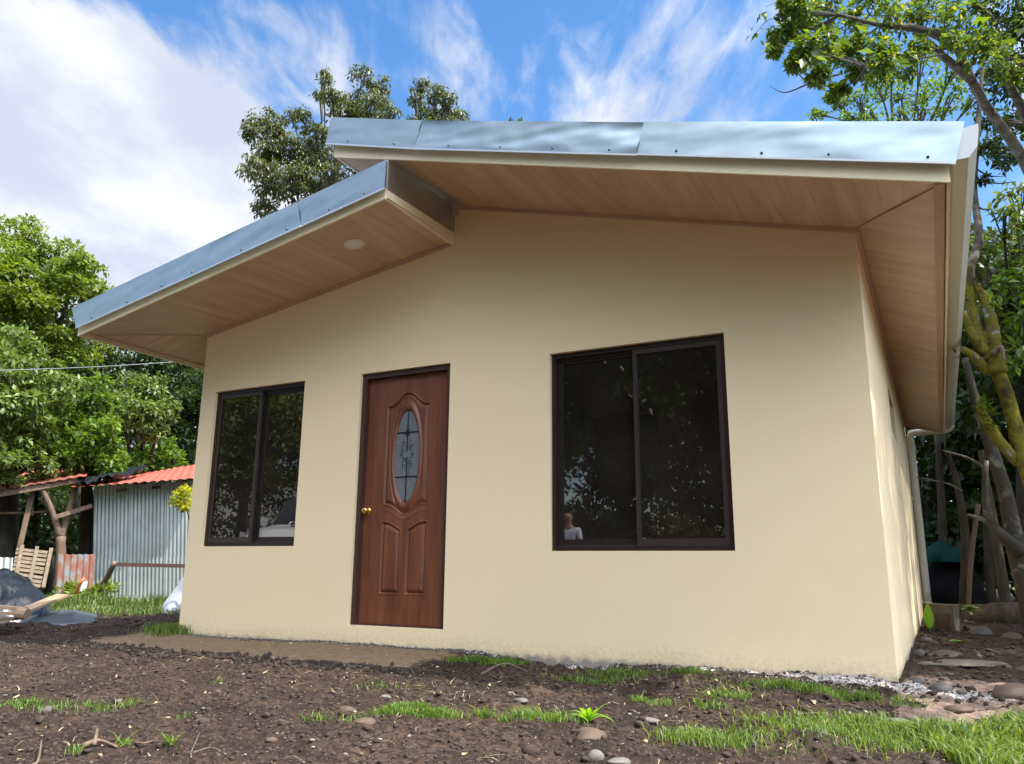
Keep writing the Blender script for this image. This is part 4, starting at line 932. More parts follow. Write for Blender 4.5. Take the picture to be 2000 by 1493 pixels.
post([at(119, 1052, 15.5), at(102, 1000, 15.45), at(78, 946, 15.4)], [.062, .05, .045], M_post, lean, 'fork_limb')
post([at(119, 1052, 15.5), at(131, 1010, 15.5), at(148, 950, 15.5)], [.062, .052, .045], M_post, lean, 'fork_limb')
MB().beam(at(109, 1010, 15.35), at(180, 988, 15.35), .03, .07).build('brace', M_post, lean)
MB().beam(at(36, 1080, 15.6), at(66, 950, 15.6), .09, .08).build('post', M_post, lean)
MB().beam(at(66, 1085, 17.5), at(72, 950, 17.5), .07, .07).build('post', M_barkd, lean)
MB().tube(smoothpath([at(-40, 1003, 15.8), at(50, 1002, 15.8), at(100, 998, 15.8)]), .022, 7).build('rail', M_post, lean)
# black plastic between the roofs
def cloth(name, c00, c10, c01, c11, amp, m, seed, nu=44, nv=24, parent=None, sag=0, f=3.0):
    U, T = np.meshgrid(np.linspace(0, 1, nu), np.linspace(0, 1, nv)); c00, c10, c01, c11 = [np.array(c, float) for c in (c00, c10, c01, c11)]
    B = c00*((1-U)*(1-T))[..., None]+c10*(U*(1-T))[..., None]+c01*((1-U)*T)[..., None]+c11*(U*T)[..., None]
    r = 1-2*np.abs(fbm(U*f+seed, T*f, 3, seed)); B[..., 2] += amp*r-sag*np.sin(np.pi*U)+amp*.5*fbm(U*9, T*9, 2, seed+2)
    i = (np.arange(nu-1)[None]+np.arange(nv-1)[:, None]*nu).ravel(); return mesh(name, B.reshape(-1, 3), np.stack([i, i+1, i+1+nu, i+nu], 1), m, parent, smooth=True)
tag(cloth('roof_tarp', at(148, 950, 15.1), at(225, 938, 15.0), at(165, 928, 17), at(290, 920, 16.4), .10, M_tarp, 3), 'crumpled black plastic sheet bridging the two red roofs', 'tarpaulin')
# pallet
pal = thing('wooden_pallet', 'weathered slatted wooden pallet leaning under the open shelter', 'pallet', at(55, 1150, 14.6)*[1, 1, 0]+[0, 0, -.17])
a0, a1, b0, b1 = at(18, 1140, 14.4), at(78, 1150, 14.3), at(33, 1070, 14.9), at(94, 1076, 14.8)
for k in range(9):
    v_ = (k+.5)/9; l_, r_ = a0*(1-v_)+b0*v_, a1*(1-v_)+b1*v_; MB().beam(l_+[0, 0, random.uniform(-.006, .006)], r_+[0, 0, random.uniform(-.01, .01)], .018, .058, (b0-a0)).build('slat', M_pale, pal)
for u_ in (.03, .5, .96):
    p0, p1 = a0*(1-u_)+a1*u_, b0*(1-u_)+b1*u_; MB().beam(p0+[.03, .05, 0], p1+[.03, .05, .03], .05, .05).build('bearer', M_pale, pal)
# leaning sheets
r0, r1, r2, r3 = at(108, 1166, 14.9), at(180, 1166, 14.9), at(114, 1083, 15.2), at(186, 1083, 15.2)
Vv, Ff = corrugated(r0, r1, r2, r3, .09, .012); tag(mesh('rusted_sheet', Vv, Ff, M_rust, smooth=True), 'rust streaked tin sheet leaning against the forked post', 'metal sheet')
r0, r1, r2, r3 = at(-30, 1150, 15.4), at(20, 1150, 15.2), at(-30, 1088, 15.6), at(26, 1090, 15.4)
Vv, Ff = corrugated(r0, r1, r2, r3, .09, .012); tag(mesh('grey_sheet', Vv, Ff, M_corr, smooth=True), 'plain grey tin sheet standing behind the pallet', 'metal sheet')
# pole with beam
bar = thing('beam_barrier', 'dark brown beam held up by a slanted pole before the shed', 'barrier', at(185, 1165, 14)*[1, 1, 0]+[0, 0, -.17])
MB().tube(smoothpath([at(182, 1168, 14.2), at(205, 1135, 13.9), at(224, 1100, 13.6)]), .04, 8, jit=.15).build('pole', M_post, bar, smooth=True)
MB().beam(at(228, 1103, 13.6), at(420, 1107, 13.2), .04, .055).build('beam', M_beam, bar)
# pipes
tag(MB().tube([at(160, 1162, 13.9), at(165, 1135, 13.9)], .042, 12).build('white_pipe', M_pvcw), 'short white pipe standing in the weeds by the rusted sheet', 'pipe')
tag(MB().tube(smoothpath([at(147, 1160, 13.8), at(158, 1138, 13.7), at(166, 1131, 13.7)]), .025, 8).build('orange_pipe', M_orange, smooth=True), 'bent orange pipe leaning over the white pipe', 'pipe')
# plastic heap
def heap(name, px0, px1, D0, D1, prof, depth, m, seed, label, amp=.05):
    nu, nv = 110, 60; V = []
    for j in range(nv):
        v_ = j/(nv-1)
        for k in range(nu):
            u_ = k/(nu-1); px = px0+(px1-px0)*u_; D_ = D0+(D1-D0)*v_; P_ = at(px, 1180, D_); hgt = np.interp(u_, *zip(*prof))*math.sin(math.pi*min(max(v_*1.0, 0), 1))**.7
            zr = float(1-3.2*abs(fbm(np.array(P_[0]*2.2+P_[1]*1.3), np.array(P_[1]*1.6-P_[0]*.6), 4, seed)))
            z_ = float(H0(P_[0], P_[1]))-.012+hgt+amp*zr*(hgt > .001)*min(1, hgt*6)+(.028 if 0 < j < nv-1 else -.02)
            V.append((P_[0], P_[1], z_))
    i = (np.arange(nu-1)[None]+np.arange(nv-1)[:, None]*nu).ravel(); return tag(mesh(name, np.array(V), np.stack([i, i+1, i+1+nu, i+nu], 1), m, smooth=True), label, 'tarpaulin')
heap('plastic_heap', -160, 112, 10.6, 12.9, [(0, .3), (.35, .42), (.6, .46), (.78, .33), (.92, .15), (1, .0)], 0, M_tarp, 21, 'crumpled shiny black plastic sheet heaped at the yard edge', .10)
heap('plastic_sheet', 40, 192, 10.0, 12.1, [(0, .0), (.3, .06), (.7, .08), (1, .0)], 0, M_tarpgrey, 33, 'grey plastic sheet spread flat in front of the black heap', .03)
# boards
def board(p0, p1, w, h, label, m=M_board): return tag(MB().beam(p0, p1, w, h).build('board', m), label, 'board', 'sawn boards on the plastic sheet')
board(at(40, 1196, 10.2), at(122, 1163, 10.9), .15, .025, 'long fresh board sloping up over the black plastic')
board(at(-70, 1180, 10.0), at(48, 1190, 9.8), .16, .03, 'upper fresh board lying level on the stack by the plastic')
board(at(-70, 1196, 9.7), at(44, 1199, 9.6), .14, .03, 'middle fresh board of the stack by the plastic')
board(at(-70, 1210, 9.5), at(32, 1209, 9.4), .16, .03, 'lowest board of the stack touching the soil', M_pale)
tag(MB().tube([at(34, 1198, 9.35), at(53, 1200, 9.3)], .055, 10).build('wood_block', M_board, smooth=False), 'round cut wood block at the ends of the boards', 'wood block')
# white sack
sk = at(342, 1190, 12.0); sk[2] = float(H0(sk[0], sk[1]))
V = []; F = []; nu, nv = 26, 22
for j in range(nv):
    t = j/(nv-1); rr = (.30*(1-t)**.8+.06)*(1+.05*math.sin(t*9)); rr = rr if j < nv-1 else .02; lean_ = .20*t
    for k in range(nu):
        a = 2*math.pi*k/nu; d = 1+.07*math.sin(3*a+5*t)+.05*math.sin(7*a-3*t); V.append((sk[0]+.08+rr*math.cos(a)*d+lean_*.5, sk[1]+.1+rr*.8*math.sin(a)*d, sk[2]-.02+t*.60))
for j in range(nv-1):
    for k in range(nu): F.append((j*nu+k, j*nu+(k+1) % nu, (j+1)*nu+(k+1) % nu, (j+1)*nu+k))
tag(mesh('white_sack', V, F, M_sack, smooth=True), 'white woven sack standing beside the far front corner of the house', 'sack')
tag(MB().tube([at(px, 724.0-px*.054+3*math.sin(px/400*3), 14) for px in range(-400, 420, 40)], .007, 6).build('overhead_cable', mat('grey_cable', (.18, .19, .2), rough=.5), smooth=True), 'thin grey cable strung across in front of the trees', 'cable')

# ------------------------------------------------------------------ right background objects
tp = thing('covered_pile', 'pile covered with black tarpaulin and a teal top, in the shade behind the house', 'tarpaulin pile', at(1850, 1180, 14.2)*[1, 1, 0]+[0, 0, -.15])
def dome(name, pxs, ytop, ybot, D, dep, m, seed, parent):
    nu, nv = 40, 16; V = []
    for j in range(nv):
        v_ = j/(nv-1)
        for k in range(nu):
            u_ = k/(nu-1); px = pxs[0]+(pxs[1]-pxs[0])*u_; h = math.sin(math.pi*(.04+.92*u_))**(.9 if name == 'teal_cover' else .55)*(1+.08*math.sin(u_*9+seed))
            py = ybot+(ytop-ybot)*h*math.sin(v_*math.pi*.5); P_ = at(px, py, D+dep*v_**2+.12*float(fbm(np.array(u_*5.0), np.array(v_*4.0), 3, seed))); V.append(P_)
    i = (np.arange(nu-1)[None]+np.arange(nv-1)[:, None]*nu).ravel(); return mesh(name, np.array(V), np.stack([i, i+1, i+1+nu, i+nu], 1), m, parent, smooth=True)
dome('black_cover', (1785, 1925), 1078, 1190, 13.8, 1.4, M_darktarp, 3, tp); dome('teal_cover', (1790, 1896), 1058, 1098, 14.0, 1.3, M_teal, 5, tp)
p0 = g(1888, 1172) if False else at(1886, 1178, 13.2); p0[2] = -.2
tag(MB().tube(smoothpath([p0, at(1897, 1090, 13.2), at(1911, 985, 13.2)]), .032, 8).build('leaning_pole', M_post, smooth=True), 'bare pole leaning upright before the tarpaulin pile', 'pole')
p = g(1838, 1228); p = at(1838, 1228, 10.0); p[2] = -.16
cb_ = thing('concrete_block', 'rough concrete block beside the foot of the downspout', 'block', p)
b = MB(); c0 = at(1806, 1228, 10.6); c1 = at(1866, 1230, 10.3); dn_ = np.array([.35, .9, 0])*.22
c0[2] = c1[2] = -.2; h_ = np.array([0, 0, .31]); b.hexa([c0, c1, c1+dn_, c0+dn_, c0+h_, c1+h_, c1+dn_+h_, c0+dn_+h_]); b.build('block_body', M_block, cb_)
b = MB(); e0 = c0*.62+c1*.38; e1 = c0*.15+c1*.85; b.hexa([e0+[0, -.012, .05], e1+[0, -.012, .05], e1+[0, .02, .05], e0+[0, .02, .05], e0+[0, -.012, .22], e1+[0, -.012, .22], e1+[0, .02, .22], e0+[0, .02, .22]]); b.build('stained_panel', M_rock, cb_)
lg = [at(1880, 1212, 12), at(1950, 1206, 11.8), at(2060, 1200, 11.6)]
tag(MB().tube([q+[0, 0, 0] for q in lg], [.14, .17, .16], 10, jit=.2).build('fallen_log', M_barkd, smooth=True), 'dark fallen log lying in the shade behind the stones', 'log')

# ------------------------------------------------------------------ vegetation
def leaves(centers, radii, n_each, size, droop, seed, flat=1.0, aspect=.5, shell=.35, fold=.18):
    rg = np.random.default_rng(seed); radii = np.broadcast_to(np.array(radii, float), (len(centers),)); C_ = np.repeat(np.array(centers, float), n_each, 0); R_ = np.repeat(radii, n_each); n = len(C_)
    d = rg.normal(size=(n, 3)); d /= np.linalg.norm(d, axis=1)[:, None]; d[:, 2] = np.where(d[:, 2] < -.35, -d[:, 2], d[:, 2])
    rr = R_*(shell+(1-shell)*rg.random(n)**.6); p = C_+d*rr[:, None]*[1, 1, flat]
    a = d*.55+rg.normal(size=(n, 3))*.45+np.array([0, 0, -droop]); a /= np.linalg.norm(a, axis=1)[:, None]
    nn = d*.5+rg.normal(size=(n, 3))*.35+np.array([0, 0, .8]); s_ = np.cross(a, nn); s_ /= np.linalg.norm(s_, axis=1)[:, None]+1e-9; up = np.cross(s_, a)
    L = size*(.6+.8*rg.random(n))[:, None]; w = L*aspect/2; m_ = p+a*L*.42
    V = np.stack([p, m_+s_*w+up*w*fold*2, p+a*L, m_-s_*w+up*w*fold*2], 1).reshape(-1, 3); o = np.arange(n)[:, None]*4
    F = np.concatenate([o+[0, 1, 2], o+[0, 2, 3]], 1).reshape(-1, 3); return V, F
def tree(name, label, base, trunk, blobs, size, dens, lm, bm=M_barkd, droop=.4, seed=1, sub=18, subr=.36, r0=.22, limbs=True, flat=.75, aspect=.5, group=None, twigs=0, shell=.35, cat='tree'):
    """base: xy; trunk: list of 3-D points; blobs: (centre, radius)"""
    rg = np.random.default_rng(seed); base = np.array([base[0], base[1], float(H0(base[0], base[1]))-.1])
    t_ = thing(name, label, cat, base, group)
    cs_, rs_ = [], []
    for c, r in blobs:
        for k in range(sub):
            d = rg.normal(size=3); d /= np.linalg.norm(d); cs_.append(np.array(c)+d*r*(.35+.5*rg.random()**.5)*[1, 1, .9]); rs_.append(r*subr*(.55+.75*rg.random()))
    cs_ = np.array(cs_); rs_ = np.array(rs_); ne = np.maximum(12, (dens*rs_**2/size**2).astype(int))
    V, F = leaves(cs_, rs_, ne, size, droop, seed+1, flat, aspect, shell)
    mesh('crown', V, F, lm, t_)
    tr = [np.array(q, float) for q in ([base]+list(trunk))]; b = MB(); k_ = 5; P_ = smoothpath(tr, k_) if len(tr) > 2 else tr
    n_ = len(P_); b.tube(P_, [r0*(1-.62*i/(n_-1)) for i in range(n_)], 10, jit=.12, seed=seed); b.build('trunk', bm, t_, smooth=True)
    if limbs:
        for c, r in blobs:
            s0 = P_[min(n_-1, int(n_*(.45+.5*rg.random())))]; mid = (s0+np.array(c))/2+rg.normal(size=3)*r*.15+[0, 0, -.1*r]; e = np.array(c)+[0, 0, r*.2]
            b = MB(); Q = smoothpath([s0, mid, e], 5); b.tube(Q, [max(.012, r0*.34*(1-.8*i/(len(Q)-1))) for i in range(len(Q))], 7)
            sel = [q for q in cs_[blobs_idx(blobs, c)*sub:(blobs_idx(blobs, c)+1)*sub]][:max(3, twigs or 4)]
            for q in sel: b.tube(smoothpath([mid*.3+e*.7, (e+q)/2+rg.normal(size=3)*r*.06, q], 3), [.020*max(.4, r0/.2), .016*max(.4, r0/.2), .013*max(.4, r0/.2), .011, .009, .007, .004], 5)
            b.build('limb', bm, t_, smooth=True)
    return t_
def blobs_idx(bl, c): return next(i for i, (q, r) in enumerate(bl) if q is c)
def PB(D, lst, jd=1.2, seed=0):
    rg = random.Random(seed); out = []
    for px, py, r in lst:
        D_ = D+rg.uniform(-jd, jd); out.append((at(px, py, D_), r/1553*D_*1.15))
    return out
def xy(px, D): return at(px, 1150, D)[:2]
GB = 'trees behind the tin shed'
tree('tall_tree', 'tallest yellow green tree rising behind the shelter', xy(60, 21), [at(60, 950, 21), at(70, 750, 21), at(90, 600, 21)],
     PB(20, [(35, 480, 52), (90, 530, 60), (150, 540, 52), (175, 575, 38), (40, 570, 60), (110, 620, 60), (170, 650, 45), (-60, 520, 80), (20, 660, 60), (100, 700, 60), (-50, 640, 80), (-140, 560, 90)]), .115, 19, L_yel, droop=.35, seed=11, r0=.3, group=GB)
tree('broad_tree', 'pale leaved tree with layered boughs next to the cable', xy(0, 16.5), [at(10, 980, 16.5), at(20, 850, 16.5)],
     PB(15.6, [(25, 690, 42), (60, 745, 52), (-30, 720, 60), (20, 800, 50), (100, 770, 42), (-40, 820, 70), (50, 850, 46), (0, 900, 50), (-80, 900, 70), (70, 905, 34)], .8), .10, 19, L_far, droop=.6, seed=12, r0=.2, group=GB)
tree('bright_tree', 'bright green bushy tree directly above the crumpled roof plastic', xy(170, 17), [at(170, 980, 17), at(165, 880, 17)],
     PB(16.2, [(150, 805, 42), (190, 800, 34), (140, 860, 48), (190, 855, 42), (215, 890, 30), (120, 905, 40), (165, 905, 45), (215, 915, 24), (175, 760, 32)], .7), .11, 18, L_bri, droop=.5, seed=13, r0=.16, group=GB)
tree('round_tree', 'rounded silvery green tree between the bright tree and the house', xy(285, 18), [at(280, 980, 18), at(280, 850, 18)],
     PB(17, [(260, 765, 36), (300, 775, 34), (320, 805, 26), (270, 815, 36), (240, 790, 28), (300, 840, 24)], .6), .10, 19, L_far, droop=.7, seed=14, r0=.16, group=GB)
tree('dark_tree', 'dark evergreen tree close to the house wall under the eave', xy(370, 22), [at(370, 960, 22), at(365, 820, 22)],
     PB(21, [(300, 720, 45), (350, 730, 50), (390, 770, 50), (340, 800, 45), (380, 850, 55), (320, 880, 45), (250, 700, 45), (290, 920, 40), (370, 920, 45), (430, 800, 60)], 1), .12, 14, L_dark, droop=.4, seed=15, r0=.25, group=GB)
tree('low_tree', 'low light green tree showing just over the red shed roof', xy(320, 18), [at(320, 980, 18)],
     PB(17.5, [(320, 880, 24), (290, 895, 26), (340, 905, 22), (260, 900, 24)], .5), .12, 14, L_bri, droop=.6, seed=16, r0=.1, group=GB)
tree('shadowed_tree', 'shadowed tree filling the gap behind the pale layered tree', xy(120, 25), [at(120, 950, 25), at(120, 800, 25)],
     PB(24, [(60, 760, 70), (140, 760, 60), (210, 720, 60), (100, 850, 80), (200, 830, 70), (0, 860, 80), (-80, 800, 90), (230, 900, 60), (30, 930, 60)], 1), .17, 11, L_dark, droop=.4, seed=17, r0=.3, group=GB)
# dense understorey far behind, one mass
def mass(name, label, cells, size, dens, lm, seed):
    cs_ = np.array([c for c, r in cells]); rs_ = np.array([r for c, r in cells]); ne = np.maximum(30, (dens*rs_**2/size**2).astype(int)); V, F = leaves(cs_, rs_, ne, size, .3, seed, .9, .6, .2)
    return tag(mesh(name, V, F, lm), label, 'woods', kind='stuff')
cells = []
for k in range(60):
    D_ = random.uniform(26, 30); px = random.uniform(-350, 560); cells.append((at(px, random.uniform(690, 1110), D_), random.uniform(1.2, 2.0)))
mass('distant_woods', 'dense dark woods closing the view behind the shed', cells, .26, 10, L_dark, 3)
cells = [(at(random.uniform(-100, 190), random.uniform(965, 1110), random.uniform(19.0, 23)), random.uniform(.5, .9)) for _ in range(26)]
mass('undergrowth', 'dark undergrowth seen through the open shelter', cells, .15, 10, L_dark, 4)
for k, (px, D_) in enumerate([(20, 18.6), (150, 20), (95, 21)]):
    b_ = at(px, 1150, D_); b_[2] = -.2; tag(MB().tube(smoothpath([b_, at(px+4, 1040, D_), at(px+10, 900, D_)], 5), [.13, .12, .12, .11, .11, .11, .1, .1, .1, .1, .1], 8, jit=.15, seed=k).build('bare_tree', M_barkd, smooth=True), ['dark bare trunk behind the shelter nearest the frame edge', 'dark bare trunk behind the shelter seen past the forked post', 'dark bare trunk behind the shelter between the posts'][k], 'tree trunk', 'trunks behind the shelter')
# tree behind the house
BH = PB(16, [(515, 232, 26), (498, 262, 20), (540, 255, 22), (500, 330, 26), (530, 300, 28), (565, 300, 30), (520, 370, 26), (560, 350, 36), (520, 405, 18), (600, 330, 36), (568, 225, 14), (592, 240, 20), (615, 262, 20), (632, 152, 17), (625, 190, 15), (650, 195, 22), (670, 225, 28), (690, 195, 20), (712, 150, 20), (738, 165, 20), (728, 205, 26), (755, 220, 22), (715, 240, 28), (640, 300, 36), (640, 370, 40), (700, 320, 36), (590, 390, 34), (750, 300, 40), (500, 410, 14)], .9)
tree('drooping_tree', 'tree with drooping olive leaves rising behind the roof step', xy(640, 16.6), [at(640, 800, 16.6), at(640, 480, 16.6), at(650, 330, 16.4)], [(c, r*1.18) for c, r in BH], .095, 17, L_oliv, bm=M_barkd, droop=1.1, seed=21, sub=11, subr=.5, r0=.12, flat=.9, aspect=.42)
tree('single_crown_tree', 'separate olive crown showing over the middle of the upper roof', xy(850, 17.5), [at(850, 800, 17.5), at(850, 400, 17.5)],
     PB(17, [(820, 172, 18), (812, 195, 15), (850, 185, 22), (875, 195, 20), (835, 225, 26), (868, 228, 28), (895, 228, 18), (800, 240, 14), (850, 270, 40)], .5), .095, 18, L_oliv, bm=M_barkd, droop=1.1, seed=22, sub=11, subr=.5, r0=.14, flat=.9, aspect=.42)
tree('tree_tip', 'tiny tree top just peeping over the upper roof edge', xy(1010, 18), [at(1010, 800, 18), at(1010, 400, 18)], PB(18, [(1012, 243, 11), (1000, 240, 6), (1010, 290, 25)], .1), .12, 12, L_oliv, droop=.8, seed=23, sub=6, r0=.12)

# --- right hand trees
def bough(pts, r, m, parent, name='bough', seed=0):
    P_ = smoothpath(pts, 6); return MB().tube(P_, interp(r, 6) if len(pts) > 2 else r, 10, jit=.10, seed=seed).build(name, m, parent, smooth=True)
GR = 'trees beside the house'
t1 = thing('overhanging_tree', 'tree with large yellow green leaves arching over the roof corner', 'tree', (6.3, 3.6, -.2), GR)
trk = [np.array([6.3, 3.6, -.2]), np.array([6.15, 3.4, 2.2]), at(2040, 390, 8.6), at(1985, 290, 8.4), at(1915, 190, 8.1), at(1868, 90, 7.9)]
bough(trk, [.12, .09, .058, .048, .042, .038], M_bark, t1, 'trunk', 1)
bough([at(1868, 95, 7.9), at(1835, 70, 7.8), at(1780, 55, 7.6), at(1720, 50, 7.5), at(1640, 30, 7.3), at(1560, 20, 7.2)], [.055, .045, .035, .022, .015, .008], M_bark, t1, 'bough', 2)
bough([at(1900, 160, 8.0), at(1820, 90, 7.9), at(1800, 60, 7.9), at(1790, -60, 7.9)], [.04, .035, .03, .02], M_bark, t1, 'bough', 3)
bough([at(1860, 90, 7.9), at(1800, 105, 7.6), at(1740, 110, 7.4), at(1690, 130, 7.2), at(1640, 112, 7.1)], [.022, .018, .014, .01, .006], M_bark, t1, 'bough', 4)
bough([at(1900, 10, 7.6), at(1940, 45, 7.9), at(1965, 150, 8.2), at(1990, 200, 8.5), at(2030, 300, 8.8)], [.02, .03, .035, .04, .045], M_bark, t1, 'bough', 5)
bough([at(1640, 145, 7.2), at(1590, 160, 7.1), at(1540, 180, 7.0), at(1520, 178, 7.0), at(1503, 168, 7.0)], [.010, .008, .006, .004, .002], M_barkd, t1, 'bough', 6)
bough([at(1577, 163, 7.1), at(1555, 140, 7.1), at(1535, 115, 7.1)], [.006, .005, .003], M_barkd, t1, 'bough', 7)
bough([at(1530, 35, 7.0), at(1500, 40, 7.0), at(1472, 70, 7.0)], [.004, .003, .002], M_barkd, t1, 'bough', 8)
nb = PB(7.4, [(1540, 20, 22), (1560, 50, 30), (1525, 70, 22), (1510, 95, 16), (1590, 40, 36), (1580, 100, 30), (1560, 120, 20), (1620, 30, 36), (1610, 100, 32), (1600, 150, 18), (1650, 60, 36), (1660, 110, 30), (1700, 30, 40), (1700, 100, 34), (1750, 40, 44), (1740, 130, 34), (1680, 150, 26), (1800, 30, 44), (1790, 120, 34), (1640, 180, 16), (1860, 30, 50), (1900, 90, 40), (1950, 40, 60), (1990, 120, 40), (1560, 0, 30)], .7, 3)
cs_, rs_ = [], []
rg = np.random.default_rng(61)
for c, r in nb:
    for k in range(8): d = rg.normal(size=3); d /= np.linalg.norm(d); cs_.append(c+d*r*.75); rs_.append(r*.45)
tw = MB()
for c, r in nb:
    e0 = c+rg.normal(size=3)*r*.3; src = min([at(1780, 55, 7.6), at(1720, 50, 7.5), at(1640, 30, 7.3), at(1690, 130, 7.2), at(1868, 95, 7.9)], key=lambda q: np.linalg.norm(q-c)); tw.tube(smoothpath([src, (src+e0)/2+rg.normal(size=3)*.05, e0], 4), [.010]*3+[.007]*3+[.005]*2+[.004], 5)
for c in cs_[::1]:
    q = min(nb, key=lambda z: np.linalg.norm(z[0]-c))[0]; tw.tube(smoothpath([q, (q+c)/2+rg.normal(size=3)*.03, c+rg.normal(size=3)*.06], 3), [.005, .004, .004, .003, .003, .002, .002], 4)
tw.build('twig', M_barkd, t1)
V, F = leaves(cs_, rs_, 52, .055, .55, 62, .9, .5, .1); mesh('crown', V, F, L_near, t1)
V, F = leaves([c for c, r in nb], [r*1.1 for c, r in nb], 5, .135, .7, 63, .9, .55, .3); mesh('large_leaves', V, F, L_near, t1)
V, F = leaves([at(1470, 66, 7.0), at(1497, 92, 7.0), at(1478, 62, 7.0), at(1486, 28, 7.0), at(1487, 34, 7.0)], .03, 3, .07, .7, 64); mesh('tip_leaves', V, F, L_near, t1)
# finer tree behind it
tree('fine_leaved_tree', 'fine leaved tree showing in a band above the roof edge', xy(1700, 13.5), [at(1700, 800, 13.5), at(1750, 400, 13.5), at(1780, 250, 13.3)],
     PB(12.6, [(1600, 225, 16), (1640, 205, 20), (1680, 195, 22), (1620, 190, 10), (1720, 180, 26), (1760, 190, 28), (1700, 225, 22), (1660, 232, 16), (1810, 180, 34), (1850, 200, 34), (1800, 230, 26), (1760, 235, 22), (1860, 150, 34), (1900, 200, 24), (1740, 140, 26), (1800, 130, 30)], .8, 5), .075, 8, L_bri, bm=M_bark, droop=.3, seed=31, sub=9, subr=.45, r0=.12, group=GR, twigs=6)
tree('dense_tree', 'dense dark leaved tree crown at the upper frame corner', (8.6, 5.2), [(8.4, 5.2, 4), at(1990, 130, 11.5)],
     PB(11, [(1960, 60, 50), (1990, 150, 50), (1940, 150, 34), (1990, 250, 30), (1935, 235, 26), (1965, 310, 22), (1930, 290, 16), (2060, 80, 90), (2080, 230, 80), (1970, -60, 90)], .8, 6), .095, 12, L_dark, bm=M_barkd, droop=.4, seed=32, sub=10, subr=.42, r0=.2, group=GR)
t3 = thing('mossy_tree', 'forked tree trunk covered in yellow green moss beside the house', 'tree', at(2075, 1200, 8.2)*[1, 1, 0]+[0, 0, -.2], GR)
bough([at(2075, 1200, 8.2)*[1, 1, 0]+[0, 0, -.2], at(2050, 1080, 8.3), at(2020, 960, 8.4), at(1990, 860, 8.5), at(1965, 770, 8.5), at(1940, 705, 8.5), at(1922, 650, 8.5)], [.100, .090, .078, .070, .064, .056, .042], M_moss, t3, 'trunk', 31)
bough([at(1948, 730, 8.5), at(1940, 680, 8.5), at(1938, 640, 8.5), at(1925, 590, 8.5), at(1906, 556, 8.5)], [.09, .075, .06, .05, .03], M_moss, t3, 'bough', 32)
bough([at(1935, 700, 8.5), at(1908, 660, 8.5), at(1898, 610, 8.5), at(1888, 550, 8.5), at(1889, 520, 8.5)], [.085, .07, .062, .055, .045], M_moss, t3, 'bough', 33)
bough([at(1925, 690, 8.45), at(1900, 655, 8.4), at(1882, 610, 8.4)], [.05, .04, .025], M_moss, t3, 'bough', 34)
bough([at(1930, 725, 8.5), at(1900, 695, 8.4), at(1876, 680, 8.4)], [.05, .04, .025], M_moss, t3, 'bough', 35)
bough([at(1990, 905, 8.5), at(1950, 860, 8.4), at(1925, 820, 8.4), at(1912, 790, 8.4)], [.05, .05, .045, .035], M_moss, t3, 'bough', 36)
bough([at(1942, 690, 8.4), at(1955, 680, 8.35), at(1962, 705, 8.3)], [.035, .025, .008], M_lich0, t3, 'torn_bark', 37)
bough([at(1888, 560, 8.5), at(1896, 520, 8.6), at(1912, 470, 8.8), at(1908, 420, 8.9), at(1902, 370, 9.0), at(1906, 300, 9.0), at(1912, 220, 9.1), at(1920, 120, 9.2)], [.05, .046, .040, .036, .034, .030, .026, .015], M_bark, t3, 'slim_bough', 11)
for k, q in enumerate([(1905, 330, 1960, 345), (1907, 300, 1880, 290), (1905, 400, 1938, 408), (1904, 370, 1888, 410), (1910, 350, 1985, 355), (1912, 440, 1892, 440)]):
    bough([at(q[0], q[1], 9.0), at((q[0]+q[2])/2, (q[1]+q[3])/2+6, 8.95), at(q[2], q[3], 8.9)], [.011, .007, .003], M_barkd, t3, 'twig', 20+k)
V, F = leaves([at(1915, 355, 9), at(1925, 352, 9), at(1905, 300, 9), at(1950, 300, 9), at(1970, 325, 9), at(1935, 290, 9), at(1960, 270, 9)], [.06, .05, .09, .12, .12, .1, .15], 60, .06, .5, 71, .9, .45, .1); mesh('crown', V, F, L_dark, t3)
b = MB()
for k in range(16):
    a = random.uniform(0, 1); s0 = at(1915+10*random.random(), 560, 8.5); s1 = at(1925+40*random.random(), 520+20*random.random(), 8.4); b.tube(smoothpath([s0, (s0+s1)/2+[0, 0, .02], s1], 3), [.006, .005, .004, .003, .003, .002, .002], 4)
b.build('dead_twigs', M_bark, t3)
V, F = leaves([at(1880, 585, 8.4), at(1920, 790, 8.3), at(1930, 810, 8.3), at(1940, 835, 8.3), at(1885, 700, 8.5), at(1945, 600, 8.3)], [.12, .05, .07, .06, .1, .03], 26, .06, .2, 72, .9, .5, .1); mesh('shoots', V, F, L_near, t3, kind='stuff')
t4 = thing('lichened_tree', 'grey lichen spotted trunk leaning behind the mossy tree', 'tree', at(2020, 1180, 10.2)*[1, 1, 0]+[0, 0, -.2], GR)
M_lich = mat('lichen_bark', (.05, .042, .030), rough=.9, col2=(.22, .22, .19), vscale=3.2, vlo=.56, vhi=.66, bump=.01, bscale=20)
bough([at(2020, 1180, 10.2)*[1, 1, 0]+[0, 0, -.2], at(1990, 1090, 10.2), at(1975, 1020, 10.2), at(1960, 950, 10.2), at(1930, 860, 10.2), at(1905, 780, 10.2), at(1885, 700, 10.2)], [.12, .10, .085, .075, .06, .048, .035], M_lich, t4, 'trunk', 41)
bough([at(1995, 1080, 10.1), at(1955, 1045, 10), at(1930, 1020, 10), at(1890, 1005, 10)], [.08, .06, .03, .015], M_lich, t4, 'bough', 42)
bough([at(1945, 1035, 10), at(1925, 980, 10), at(1927, 900, 10)], [.05, .04, .02], M_lich, t4, 'bough', 43)
bough([at(1925, 915, 10), at(1890, 895, 10), at(1840, 880, 10)], [.02, .015, .008], M_bark, t4, 'bough', 44)
